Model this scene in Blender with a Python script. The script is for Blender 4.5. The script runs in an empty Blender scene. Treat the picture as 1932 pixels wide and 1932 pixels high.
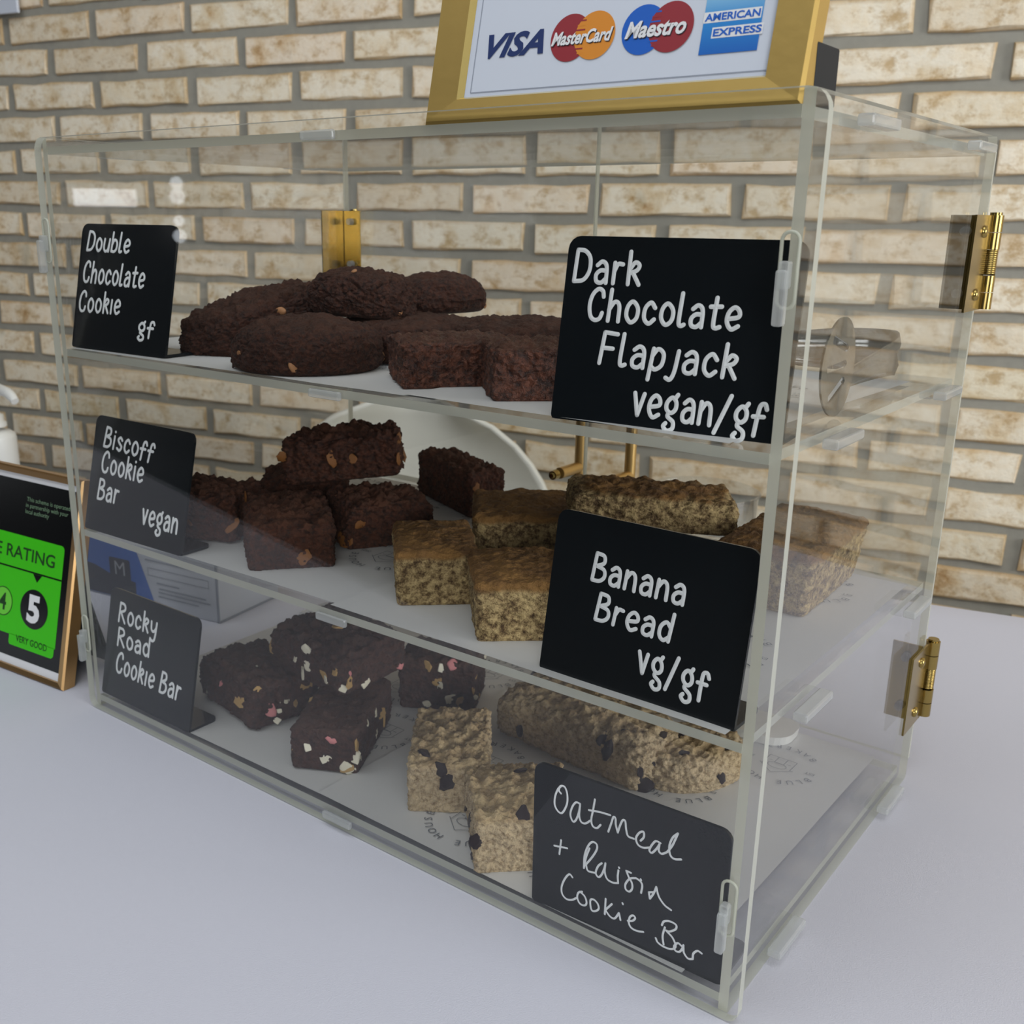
import bpy, bmesh, math, random
import numpy as np
from mathutils import Vector, Matrix, noise, Euler
random.seed(7)
C = bpy.context.scene.collection
SC = bpy.context.scene
U = 0.556          # metres per layout unit (width of the display case)
TZ = 0.75          # height of the table top

def V(x, y, z=0.0):
    return Vector((x*U, y*U, z*U + TZ))

# ------------------------------------------------------------------ camera
cam_d = bpy.data.cameras.new('camera'); cam = bpy.data.objects.new('camera', cam_d); C.objects.link(cam)
SC.camera = cam
_yaw, _pit, _rol = -0.662810308, 0.286613532, -0.0113436674
ca, sa = math.cos(_yaw), math.sin(_yaw)
fwd = Vector((sa*math.cos(_pit), ca*math.cos(_pit), -math.sin(_pit)))
rgt = Vector((ca, -sa, 0)); dwn = fwd.cross(rgt)
r2 = rgt*math.cos(_rol) + dwn*math.sin(_rol); d2 = -rgt*math.sin(_rol) + dwn*math.cos(_rol)
M = Matrix((r2, -d2, -fwd)).transposed().to_4x4()
M.translation = V(1.27778051, -0.746809242, 0.68486982)
cam.matrix_world = M
cam_d.sensor_width = 36; cam_d.lens = 1966.177/1932*36
cam_d.shift_x = (966-886.687)/1932; cam_d.shift_y = (990.706-966)/1932
cam_d.clip_start = 0.01; cam_d.clip_end = 60
cam_d.dof.use_dof = True; cam_d.dof.focus_distance = 0.56; cam_d.dof.aperture_fstop = 20

# ------------------------------------------------------------------ world, exposure
w = bpy.data.worlds.new('world'); SC.world = w; w.use_nodes = True
w.node_tree.nodes['Background'].inputs[0].default_value = (0.75, 0.85, 1, 1)
w.node_tree.nodes['Background'].inputs[1].default_value = 0.6
SC.view_settings.view_transform = 'Standard'; SC.view_settings.look = 'None'
SC.view_settings.exposure = 0.47; SC.view_settings.gamma = 1.0; SC.view_settings.use_curve_mapping = False
SC.cycles.use_denoising = True
SC.cycles.max_bounces = 12; SC.cycles.transparent_max_bounces = 48
SC.cycles.diffuse_bounces = 3; SC.cycles.glossy_bounces = 5
SC.cycles.caustics_reflective = False; SC.cycles.caustics_refractive = False

# room frame: the brick wall and the table share one direction
PHI, DIST, ROLL = -0.24074, 3.01464, -0.00693
WN = Vector((math.sin(PHI), math.cos(PHI), 0)); WD = Vector((math.cos(PHI), -math.sin(PHI), 0))
WO = Vector((1.27778051, -0.746809242, 0)) + WN*DIST
def RW(s, q, z):                      # along the wall, out from the wall, above the table
    p = WO + WD*s - WN*q
    return V(p.x, p.y, z)
RYAW = -PHI

def area_light(name, loc, target, sx, sy, power, col):
    l = bpy.data.lights.new(name, 'AREA'); l.shape = 'RECTANGLE'; l.size = sx; l.size_y = sy
    l.energy = power; l.color = col
    o = bpy.data.objects.new(name, l); C.objects.link(o); o.location = loc
    o.rotation_euler = (target-loc).to_track_quat('-Z', 'Y').to_euler()
    return o
CEIL = 3.6
area_light('ceiling_daylight', RW(-0.4, 3.0, CEIL-0.1), RW(-0.4, 2.6, 0), 3.0, 1.2, 21, (0.90, 0.95, 1.0))
area_light('window_daylight', RW(6.3, 2.6, 1.2), RW(0, 1.6, 0.3), 1.9, 1.6, 58, (0.96, 0.98, 1.0))
area_light('window_daylight_front', RW(2.6, 8.4, 1.5), RW(0, 1.6, 0.2), 1.8, 1.5, 38, (0.96, 0.98, 1.0))

# ------------------------------------------------------------------ helpers
def s2l(c):
    return tuple((x/12.92 if x <= 0.04045 else ((x+0.055)/1.055)**2.4) for x in (v/255 for v in c))
def newmat(name):
    m = bpy.data.materials.new(name); m.use_nodes = True
    nt = m.node_tree
    return m, nt, nt.nodes['Principled BSDF']
def nd(nt, t, **kw):
    n = nt.nodes.new(t)
    for k, v in kw.items():
        if k.startswith('_'): setattr(n, k[1:], v)
        else: n.inputs[k].default_value = v
    return n
def flat(name, rgb, rough=0.5, metal=0.0, spec=None, bump=0, bscale=200, var=0):
    m, nt, p = newmat(name)
    c = s2l(rgb); p.inputs['Base Color'].default_value = (*c, 1)
    p.inputs['Roughness'].default_value = rough; p.inputs['Metallic'].default_value = metal
    if spec is not None: p.inputs['Specular IOR Level'].default_value = spec
    if bump or var:
        tc = nd(nt, 'ShaderNodeTexCoord'); no = nd(nt, 'ShaderNodeTexNoise', Scale=bscale, Detail=4.0)
        nt.links.new(tc.outputs['Object'], no.inputs['Vector'])
        if bump:
            b = nd(nt, 'ShaderNodeBump', Strength=bump, Distance=0.001)
            nt.links.new(no.outputs[0], b.inputs['Height']); nt.links.new(b.outputs[0], p.inputs['Normal'])
        if var:
            mx = nd(nt, 'ShaderNodeMix', _data_type='RGBA')
            mx.inputs[6].default_value = (*[x*(1-var) for x in c], 1); mx.inputs[7].default_value = (*[min(1, x*(1+var)) for x in c], 1)
            nt.links.new(no.outputs[0], mx.inputs[0]); nt.links.new(mx.outputs[2], p.inputs['Base Color'])
    return m
def ramp(nt, src, stops):
    r = nd(nt, 'ShaderNodeValToRGB'); cr = r.color_ramp
    while len(cr.elements) < len(stops): cr.elements.new(0.5)
    for e, (p, c) in zip(cr.elements, stops):
        e.position = p; e.color = (*c, 1) if len(c) == 3 else c
    nt.links.new(src, r.inputs[0]); return r.outputs[0]

def acrylic(name, tint=(0.994, 0.996, 0.994), rough=0.0, body=0.0, bodycol=(0.6, 0.62, 0.6), gloss=0.76):
    m = bpy.data.materials.new(name); m.use_nodes = True; nt = m.node_tree; nt.nodes.clear()
    out = nd(nt, 'ShaderNodeOutputMaterial'); mix = nd(nt, 'ShaderNodeMixShader')
    tr = nd(nt, 'ShaderNodeBsdfTransparent'); tr.inputs[0].default_value = (*tint, 1)
    gl = nd(nt, 'ShaderNodeBsdfGlossy'); gl.inputs['Roughness'].default_value = rough
    gl.inputs[0].default_value = (gloss, gloss, gloss*1.01, 1)
    ge = nd(nt, 'ShaderNodeNewGeometry'); fr = nd(nt, 'ShaderNodeFresnel')
    mr = nd(nt, 'ShaderNodeMapRange'); mr.inputs[3].default_value = 1.49; mr.inputs[4].default_value = 1/1.49
    nt.links.new(ge.outputs['Backfacing'], mr.inputs[0]); nt.links.new(mr.outputs[0], fr.inputs[0])
    nt.links.new(fr.outputs[0], mix.inputs[0])
    src = tr.outputs[0]
    if body:
        df = nd(nt, 'ShaderNodeBsdfDiffuse'); df.inputs[0].default_value = (*bodycol, 1)
        tl = nd(nt, 'ShaderNodeBsdfTranslucent'); tl.inputs[0].default_value = (*bodycol, 1)
        a = nd(nt, 'ShaderNodeMixShader'); a.inputs[0].default_value = 0.5
        nt.links.new(df.outputs[0], a.inputs[1]); nt.links.new(tl.outputs[0], a.inputs[2])
        b = nd(nt, 'ShaderNodeMixShader'); b.inputs[0].default_value = body
        nt.links.new(tr.outputs[0], b.inputs[1]); nt.links.new(a.outputs[0], b.inputs[2]); src = b.outputs[0]
    nt.links.new(src, mix.inputs[1]); nt.links.new(gl.outputs[0], mix.inputs[2])
    nt.links.new(mix.outputs[0], out.inputs[0])
    return m

def link(name, me, mat, parent=None, mats=None):
    o = bpy.data.objects.new(name, me); C.objects.link(o)
    for m in (mats or [mat]):
        me.materials.append(m)
    if parent: o.parent = parent
    return o
def mk(name, verts, faces, mat, parent=None, mats=None, midx=None, smooth=False, meters=False):
    me = bpy.data.meshes.new(name)
    k = 1.0 if meters else U
    me.from_pydata([(v[0]*k, v[1]*k, v[2]*k) for v in verts], [], faces)
    if midx: me.polygons.foreach_set('material_index', midx)
    if smooth: me.polygons.foreach_set('use_smooth', [True]*len(me.polygons))
    me.update()
    return link(name, me, mat, parent, mats)
def bm_obj(name, bm, mat, parent=None, mats=None, smooth=False, scale=U):
    if scale != 1: bmesh.ops.scale(bm, vec=(scale,)*3, verts=bm.verts)
    me = bpy.data.meshes.new(name); bmesh.ops.recalc_face_normals(bm, faces=bm.faces); bm.to_mesh(me); bm.free()
    if smooth: me.polygons.foreach_set('use_smooth', [True]*len(me.polygons))
    return link(name, me, mat, parent, mats)
def tag(o, label, cat, group=None):
    o['label'] = label; o['category'] = cat
    if group: o['group'] = group
    return o
def thing(name, label, cat, loc, rot=(0, 0, 0), group=None):
    o = bpy.data.objects.new(name, None); C.objects.link(o); o.location = loc; o.rotation_euler = rot
    o.empty_display_size = 0.02
    return tag(o, label, cat, group)
def box_bm(bm, x0, x1, y0, y1, z0, z1, mat=0, M=None):
    vs = [bm.verts.new((x, y, z)) for x in (x0, x1) for y in (y0, y1) for z in (z0, z1)]
    if M: 
        for v in vs: v.co = M @ v.co
    fs = []
    for f in ((0,1,3,2), (4,6,7,5), (0,4,5,1), (2,3,7,6), (0,2,6,4), (1,5,7,3)):
        fc = bm.faces.new([vs[i] for i in f]); fc.material_index = mat; fs.append(fc)
    return vs
def rounded_box(x0, x1, y0, y1, z0, z1, r, seg=2):
    bm = bmesh.new(); box_bm(bm, x0, x1, y0, y1, z0, z1)
    bmesh.ops.recalc_face_normals(bm, faces=bm.faces)
    bmesh.ops.bevel(bm, geom=bm.edges[:], offset=r, segments=seg, profile=0.5, affect='EDGES')
    return bm
def rrect(u0, u1, v0, v1, rs, n=5):
    """outline of a rectangle with corner radii (bl, br, tr, tl)"""
    pts = []
    for (cx, cy, a0, r) in ((u0, v0, 180, rs[0]), (u1, v0, 270, rs[1]), (u1, v1, 0, rs[2]), (u0, v1, 90, rs[3])):
        if r <= 0: pts.append((cx, cy)); continue
        ox = cx + (r if cx == u0 else -r); oy = cy + (r if cy == v0 else -r)
        for i in range(n+1):
            a = math.radians(a0 + 90*i/n); pts.append((ox+r*math.cos(a), oy+r*math.sin(a)))
    return pts
def plate(name, outline, thick_axis, t0, t1, parent, mats, smooth=False):
    """extruded outline; slot 0 = faces, slot 1 = cut edges. axis x: (y,z), y: (x,z), z: (x,y)"""
    def P(u, v, t):
        return {'x': (t, u, v), 'y': (u, t, v), 'z': (u, v, t)}[thick_axis]
    n = len(outline)
    vs = [P(u, v, t0) for u, v in outline] + [P(u, v, t1) for u, v in outline]
    fs = [list(range(n)), list(range(2*n-1, n-1, -1))]; mi = [0, 0]
    for i in range(n):
        j = (i+1) % n
        fs.append([i, n+i, n+j, j]); mi.append(1)
    bm = bmesh.new(); bv = [bm.verts.new(v) for v in vs]
    for f, m_ in zip(fs, mi):
        fc = bm.faces.new([bv[i] for i in f]); fc.material_index = m_
    return bm_obj(name, bm, None, parent, mats)
def tube_bm(bm, pts, r, n=10, caps=True, mat=0):
    rings = []; pts = [Vector(p) for p in pts]
    up = Vector((0, 0, 1))
    for i, p in enumerate(pts):
        d = (pts[min(i+1, len(pts)-1)] - pts[max(i-1, 0)]).normalized()
        a = d.orthogonal() if i == 0 else (prev - d*prev.dot(d)).normalized()
        a.normalize(); prev = a; b = d.cross(a)
        rr = r[i] if isinstance(r, (list, tuple)) else r
        rings.append([bm.verts.new(p + a*math.cos(2*math.pi*k/n)*rr + b*math.sin(2*math.pi*k/n)*rr) for k in range(n)])
    for A, B in zip(rings, rings[1:]):
        for k in range(n):
            f = bm.faces.new([A[k], A[(k+1) % n], B[(k+1) % n], B[k]]); f.smooth = True; f.material_index = mat
    if caps:
        bm.faces.new([bm.verts.new(v.co) for v in rings[0][::-1]]).material_index = mat; bm.faces.new([bm.verts.new(v.co) for v in rings[-1]]).material_index = mat
def lathe_bm(bm, prof, n=32, cx=0, cy=0):
    rings = []
    for (r, z) in prof:
        rings.append([bm.verts.new((cx+r*math.cos(2*math.pi*k/n), cy+r*math.sin(2*math.pi*k/n), z)) for k in range(n)] if r > 1e-6 else [bm.verts.new((cx, cy, z))])
    for A, B in zip(rings, rings[1:]):
        for k in range(n):
            a = [A[k % len(A)], A[(k+1) % len(A)], B[(k+1) % len(B)], B[k % len(B)]]
            a = list(dict.fromkeys(a))
            if len(a) > 2:
                f = bm.faces.new(a); f.smooth = True

# text from the built-in font, as a flat mesh in the (x, z) plane, facing -y
_tc = {}
def text_mesh(body, bold=0.0, shear=0.0):
    key = (body, bold, shear)
    if key in _tc: return _tc[key]
    cu = bpy.data.curves.new('t', 'FONT'); cu.body = body; cu.size = 1; cu.offset = bold; cu.shear = shear
    cu.resolution_u = 3
    ob = bpy.data.objects.new('t', cu); me = bpy.data.meshes.new_from_object(ob)
    vs = [v.co.copy() for v in me.vertices]; fs = [list(p.vertices) for p in me.polygons]
    bpy.data.objects.remove(ob); bpy.data.curves.remove(cu); bpy.data.meshes.remove(me)
    x0 = min(v.x for v in vs); x1 = max(v.x for v in vs); y0 = min(v.y for v in vs); y1 = max(v.y for v in vs)
    _tc[key] = (vs, fs, x0, x1, y0, y1); return _tc[key]
def text_obj(name, body, u0, u1, v0, v1, y, mat, parent, bold=0.0, shear=0.0, base_only=False, slope=0.0, horizontal=False):
    vs, fs, x0, x1, y0, y1 = text_mesh(body, bold, shear)
    su = (u1-u0)/(x1-x0); sv = (v1-v0)/((y1-y0) if not base_only else 0.73); yy = y0 if not base_only else 0
    out = [(u0+(v.x-x0)*su, y, v0+(v.y-yy)*sv + slope*(v.x-x0)*su) for v in vs]
    if horizontal: out = [(a, c, b) for a, b, c in out]
    return mk(name, out, fs, mat, parent)
def poly_xz(name, pts, y, mat, parent):
    return mk(name, [(u, y, v) for u, v in pts], [list(range(len(pts)))], mat, parent)
def disc_pts(cx, cy, rx, ry=None, n=40):
    ry = ry or rx
    return [(cx+rx*math.cos(2*math.pi*i/n), cy+ry*math.sin(2*math.pi*i/n)) for i in range(n)]

def smooth_line(pts, step=6):
    if len(pts) < 3: return [Vector(p) for p in pts]
    P = [Vector(p) for p in pts]
    if (P[0]-P[-1]).length < 1e-6: ext = [P[-2]] + P + [P[1]]
    else: ext = [P[0]*2-P[1]] + P + [P[-1]*2-P[-2]]
    out = []
    for i in range(1, len(ext)-2):
        a, b, c, d = ext[i-1:i+3]
        for k in range(step):
            t = k/step
            out.append(0.5*((2*b)+(c-a)*t+(2*a-5*b+4*c-d)*t*t+(3*b-a-3*c+d)*t**3))
    out.append(P[-1]); return out
def ribbons(name, strokes, rad, y, mat, parent):
    """paint strokes in the (x, z) plane"""
    vs, fs = [], []; h = rad*.22
    def disc(p):
        k = len(vs); vs.append((p.x, y-h, p.y))
        for i in range(10): vs.append((p.x+rad*math.cos(i*math.pi/5), y, p.y+rad*math.sin(i*math.pi/5)))
        for i in range(10): fs.append([k, k+1+i, k+1+(i+1) % 10])
    for st in strokes:
        pts = smooth_line(st)
        for a, b in zip(pts, pts[1:]):
            d = b-a
            if d.length < 1e-7: continue
            n_ = Vector((-d.y, d.x)).normalized()*rad; k = len(vs)
            for q, yy in ((a-n_, y), (b-n_, y), (b, y-h), (a, y-h), (b+n_, y), (a+n_, y)): vs.append((q.x, yy, q.y))
            fs.append([k, k+1, k+2, k+3]); fs.append([k+3, k+2, k+4, k+5])
        for p in pts: disc(p)
    return mk(name, vs, fs, mat, parent)
GL = {
'D': (.46, [[(0,0),(.06,1)], [(.06,1),(.28,.97),(.44,.75),(.44,.35),(.28,.06),(0,0)]]),
'C': (.45, [[(.42,.76),(.38,.94),(.24,1),(.08,.8),(.02,.45),(.08,.12),(.22,0),(.36,.06),(.42,.24)]]),
'B': (.42, [[(0,0),(.05,1)], [(.05,1),(.3,.95),(.33,.7),(.1,.54)], [(.1,.54),(.36,.45),(.4,.2),(.25,.02),(0,0)]]),
'R': (.42, [[(0,0),(.05,1)], [(.05,1),(.32,.95),(.36,.68),(.06,.5)], [(.12,.5),(.4,0)]]),
'F': (.40, [[(0,0),(.06,1)], [(.06,1),(.42,.97)], [(.04,.5),(.33,.5)]]),
'o': (.38, [[(.2,.66),(.06,.5),(.04,.2),(.18,0),(.34,.14),(.36,.45),(.2,.66)]]),
'u': (.38, [[(.03,.64),(.02,.2),(.14,0),(.3,.1),(.35,.4)], [(.37,.64),(.34,0)]]),
'b': (.37, [[(.04,1),(.02,.02)], [(.02,.35),(.16,.62),(.34,.5),(.34,.16),(.18,0),(.02,.06)]]),
'l': (.17, [[(.05,1),(.02,.14),(.08,0),(.17,.04)]]),
'e': (.36, [[(.05,.3),(.33,.38),(.33,.56),(.2,.66),(.06,.5),(.03,.22),(.16,0),(.34,.1)]]),
'h': (.37, [[(.05,1),(.02,0)], [(.02,.35),(.18,.62),(.32,.5),(.33,0)]]),
'c': (.34, [[(.33,.5),(.2,.66),(.05,.48),(.04,.16),(.18,0),(.33,.14)]]),
'a': (.37, [[(.06,.54),(.2,.66),(.33,.52),(.34,0)], [(.33,.38),(.16,.38),(.04,.24),(.06,.04),(.2,0),(.33,.14)]]),
't': (.32, [[(.17,.92),(.14,.14),(.2,0),(.32,.04)], [(.02,.64),(.32,.66)]]),
'k': (.35, [[(.05,1),(.03,0)], [(.06,.34),(.26,.44),(.32,.6),(.2,.68),(.08,.5)], [(.14,.38),(.34,0)]]),
'i': (.10, [[(.05,.64),(.04,0)], [(.06,.87),(.062,.875)]]),
'1': (.10, [[(.05,.64),(.04,0)]]),
'2': (.22, [[(.22,.64),(.17,0),(.08,-.26),(-.04,-.22)]]),
'g': (.38, [[(.2,.66),(.06,.5),(.06,.3),(.2,.2),(.33,.32),(.33,.54),(.2,.66)], [(.28,.62),(.36,.76)], [(.14,.2),(.12,.08),(.3,-.06),(.3,-.26),(.14,-.34),(.02,-.22),(.08,-.12)]]),
'f': (.32, [[(.36,.66),(.3,.8),(.18,.76),(.13,.5),(.08,-.12)], [(.0,.42),(.3,.44)]]),
'r': (.28, [[(.05,.64),(.03,0)], [(.04,.36),(.14,.6),(.28,.6)]]),
'p': (.36, [[(.06,.64),(.0,-.34)], [(.04,.4),(.18,.64),(.34,.5),(.32,.16),(.16,0),(.04,.08)]]),
'v': (.33, [[(.02,.66),(.16,0)], [(.16,0),(.32,.66)]]),
'n': (.37, [[(.04,.64),(.02,0)], [(.03,.36),(.18,.62),(.32,.5),(.34,0)]]),
'/': (.36, [[(-.02,-.2),(.36,.92)]]),
's': (.32, [[(.3,.54),(.18,.66),(.05,.52),(.16,.36),(.3,.2),(.2,0),(.03,.08)]]),
'y': (.38, [[(.03,.64),(.06,.25),(.2,.16),(.34,.36)], [(.37,.64),(.3,-.16),(.16,-.34),(.02,-.24)]]),
'd': (.40, [[(.38,1),(.34,0)], [(.34,.5),(.2,.66),(.05,.48),(.04,.16),(.18,0),(.34,.16)]]),
' ': (.16, []),
}
def word_strokes(word, b, e, t):
    b, e, t = Vector(b), Vector(e), Vector(t)
    W0 = sum(GL[c][0] for c in word) + 0.15*(len(word)-1)
    ex = (e-b)/W0; ey = (t-b); x = 0; out = []
    for c in word:
        for st in GL[c][1]:
            out.append([tuple(b + ex*(x+p[0]) + ey*p[1]) for p in st])
        x += GL[c][0] + 0.15
    return out, ey.length

WORDS = {'S1': [['Double', [0.0143, 0.1255], [0.0996, 0.1245], [0.0158, 0.1494]], ['Chocolate', [0.0114, 0.0851], [0.1341, 0.0825], [0.0131, 0.1112]], ['Cook1e', [0.0085, 0.047], [0.0921, 0.0479], [0.0093, 0.0726]], ['gf', [0.1324, 0.0256], [0.1614, 0.0244], [0.1323, 0.047]]], 'S2': [['Dark', [0.0085, 0.1186], [0.0687, 0.1179], [0.0078, 0.1451]], ['Chocolate', [0.0254, 0.087], [0.1573, 0.0865], [0.0254, 0.113]], ['Flap2ack', [0.0408, 0.0512], [0.1598, 0.0481], [0.0414, 0.0774]], ['vegan/gf', [0.0762, 0.0109], [0.1874, 0.0081], [0.0764, 0.0385]]], 'S3': [['Biscoff', [0.0233, 0.1164], [0.1285, 0.1114], [0.0251, 0.1426]], ['Cookie', [0.0237, 0.0817], [0.1132, 0.0805], [0.0246, 0.1094]], ['Bar', [0.0222, 0.0443], [0.0667, 0.0445], [0.0226, 0.0714]], ['vegan', [0.1218, 0.0278], [0.1935, 0.0271], [0.1222, 0.056]]], 'S4': [['Banana', [0.0453, 0.0978], [0.1392, 0.0961], [0.0459, 0.1232]], ['Bread', [0.0543, 0.0623], [0.132, 0.0607], [0.0555, 0.0873]], ['vg/gf', [0.1049, 0.0263], [0.1733, 0.0205], [0.1031, 0.0545]]], 'S5': [['Rocky', [0.0251, 0.1108], [0.1128, 0.1113], [0.0247, 0.1379]], ['Road', [0.0279, 0.0764], [0.1022, 0.0783], [0.0265, 0.1018]], ['Cook1e Bar', [0.0288, 0.0382], [0.1756, 0.0373], [0.0307, 0.067]]]}
HAND = [[[0.0308, 0.1342], [0.0284, 0.1367], [0.0301, 0.142], [0.0348, 0.1426], [0.0378, 0.1357], [0.0378, 0.1253], [0.0332, 0.1141], [0.0285, 0.1134], [0.0243, 0.1189], [0.0243, 0.1282], [0.0272, 0.1374], [0.0307, 0.1422]], [[0.0523, 0.1309], [0.0477, 0.1308], [0.0437, 0.1241], [0.042, 0.1153], [0.045, 0.1089], [0.0484, 0.112], [0.0512, 0.1213], [0.0523, 0.1298]], [[0.0523, 0.1298], [0.0518, 0.118], [0.0542, 0.112], [0.0588, 0.1121], [0.0639, 0.1171]], [[0.068, 0.1416], [0.0665, 0.1296], [0.065, 0.1187], [0.0668, 0.1125], [0.0713, 0.112], [0.0752, 0.117]], [[0.062, 0.1278], [0.0738, 0.1302], [0.0849, 0.1312]], [[0.0836, 0.113], [0.0862, 0.1226], [0.0882, 0.1303], [0.0904, 0.13], [0.0911, 0.1235], [0.0935, 0.1159]], [[0.0935, 0.1159], [0.0955, 0.1241], [0.098, 0.1308], [0.1007, 0.1308], [0.1021, 0.1223], [0.1044, 0.1165], [0.1104, 0.1161]], [[0.1173, 0.1168], [0.1203, 0.1219], [0.1196, 0.1272], [0.1155, 0.1244], [0.1125, 0.1176], [0.1148, 0.1117], [0.1202, 0.1106], [0.1265, 0.1133]], [[0.1371, 0.1223], [0.1324, 0.1225], [0.1285, 0.1164], [0.1266, 0.1105], [0.1293, 0.1089], [0.1338, 0.1153], [0.1362, 0.1207]], [[0.1362, 0.1207], [0.1359, 0.1139], [0.1391, 0.1119], [0.1441, 0.1158]], [[0.1441, 0.1158], [0.1489, 0.125], [0.1534, 0.139]], [[0.1534, 0.139], [0.1486, 0.1326], [0.1459, 0.1226], [0.1473, 0.1143], [0.1515, 0.1117], [0.1581, 0.114]], [[0.0251, 0.0739], [0.0398, 0.077]], [[0.0326, 0.0831], [0.0311, 0.0668]], [[0.0644, 0.087], [0.0611, 0.0761], [0.059, 0.0626]], [[0.059, 0.0626], [0.0593, 0.0765], [0.0626, 0.0886], [0.0671, 0.0951], [0.0717, 0.0947], [0.0723, 0.0892], [0.0679, 0.0791], [0.0612, 0.0678]], [[0.0612, 0.0678], [0.0636, 0.0617], [0.0711, 0.0626]], [[0.0783, 0.0764], [0.0744, 0.0712], [0.0722, 0.0631], [0.0752, 0.0597], [0.0785, 0.0635], [0.0812, 0.0718], [0.0822, 0.0781]], [[0.0822, 0.0781], [0.0818, 0.0686], [0.0848, 0.0616], [0.091, 0.0603], [0.0966, 0.0622]], [[0.0966, 0.0622], [0.0958, 0.0689], [0.0962, 0.0761]], [[0.0967, 0.0795], [0.0969, 0.0788]], [[0.1044, 0.0791], [0.1093, 0.079]], [[0.1044, 0.0791], [0.1073, 0.0735], [0.1108, 0.0686], [0.1115, 0.0631], [0.1089, 0.0583], [0.105, 0.0589], [0.1043, 0.0645], [0.1085, 0.0722], [0.1149, 0.0757]], [[0.1149, 0.0757], [0.1198, 0.0738], [0.1216, 0.07], [0.1208, 0.0621]], [[0.1197, 0.0764], [0.1201, 0.0756]], [[0.1287, 0.0663], [0.1334, 0.0685]], [[0.1287, 0.0663], [0.13, 0.0599]], [[0.13, 0.0599], [0.1335, 0.0673], [0.1358, 0.0753]], [[0.1358, 0.0753], [0.1388, 0.0663], [0.1449, 0.0599], [0.1518, 0.0574]], [[0.0468, 0.047], [0.0432, 0.049], [0.0385, 0.0421], [0.035, 0.0318], [0.0356, 0.0235], [0.0405, 0.0195], [0.0471, 0.0213], [0.053, 0.0266]], [[0.0582, 0.0357], [0.0541, 0.0326], [0.053, 0.0266], [0.056, 0.0212], [0.0613, 0.0212], [0.0636, 0.0254], [0.0612, 0.0316], [0.0558, 0.0346]], [[0.0676, 0.0297], [0.069, 0.0205], [0.0725, 0.0197], [0.077, 0.0243], [0.0758, 0.0298], [0.0711, 0.0325], [0.0676, 0.0297]], [[0.0842, 0.0392], [0.084, 0.0216]], [[0.0911, 0.0364], [0.0844, 0.0266]], [[0.0844, 0.0266], [0.0897, 0.0218], [0.0948, 0.0219], [0.0991, 0.03]], [[0.0991, 0.03], [0.101, 0.023]], [[0.1022, 0.0425], [0.1027, 0.0415]], [[0.1088, 0.0256], [0.1137, 0.028], [0.1163, 0.0322], [0.114, 0.0341], [0.1108, 0.0308], [0.1099, 0.0243], [0.1128, 0.0197], [0.1189, 0.0191], [0.1255, 0.0211]], [[0.1437, 0.0372], [0.1456, 0.0422], [0.1513, 0.045], [0.1577, 0.044], [0.1574, 0.0392], [0.1518, 0.0341], [0.1481, 0.0335]], [[0.1469, 0.0364], [0.1452, 0.0261], [0.1467, 0.0174]], [[0.1481, 0.0335], [0.1552, 0.0287], [0.1587, 0.0211], [0.1547, 0.0161], [0.1468, 0.015], [0.1408, 0.0168], [0.1385, 0.0204]], [[0.1648, 0.0242], [0.1606, 0.0256], [0.1572, 0.0203], [0.1589, 0.0164], [0.1631, 0.0174], [0.1659, 0.0235], [0.1663, 0.0261]], [[0.1664, 0.0238], [0.1672, 0.0183], [0.1716, 0.0141], [0.1762, 0.0158]], [[0.1762, 0.0158], [0.1764, 0.0218], [0.1802, 0.0267], [0.1843, 0.0259]]]

# ------------------------------------------------------------------ materials
ACR = acrylic('clear_acrylic'); ACRF = acrylic('clear_acrylic_front', gloss=0.55)
EDGE = acrylic('cut_acrylic_edge', rough=0.25, body=0.93, bodycol=s2l((232, 234, 220)))
TABM = acrylic('acrylic_tab', tint=(0.95, 0.96, 0.96), rough=0.06, body=0.38, bodycol=(0.86, 0.88, 0.87))
CLEARP = acrylic('clear_plastic', tint=(0.96, 0.97, 0.97), rough=0.03, body=0.06, bodycol=(0.7, 0.7, 0.7))
BRASS = flat('brass', (164, 142, 84), 0.2, 1.0)
SATIN = flat('satin_brass', (206, 172, 110), 0.38, 0.9)
STEEL = flat('brushed_steel', (150, 150, 148), 0.16, 1.0)
BLACKB = flat('chalkboard_black', (20, 25, 29), 0.22, 0, spec=0.3, bump=0.05, bscale=500)
CHALK = flat('chalk_paint', (242, 245, 246), 0.8)
PAPER = flat('white_paper', (214, 214, 212), 0.75, bump=0.06, bscale=60)
INK = flat('grey_print', (104, 110, 118), 0.8)
WHITEP = flat('white_plastic', (226, 226, 220), 0.35)

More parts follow.
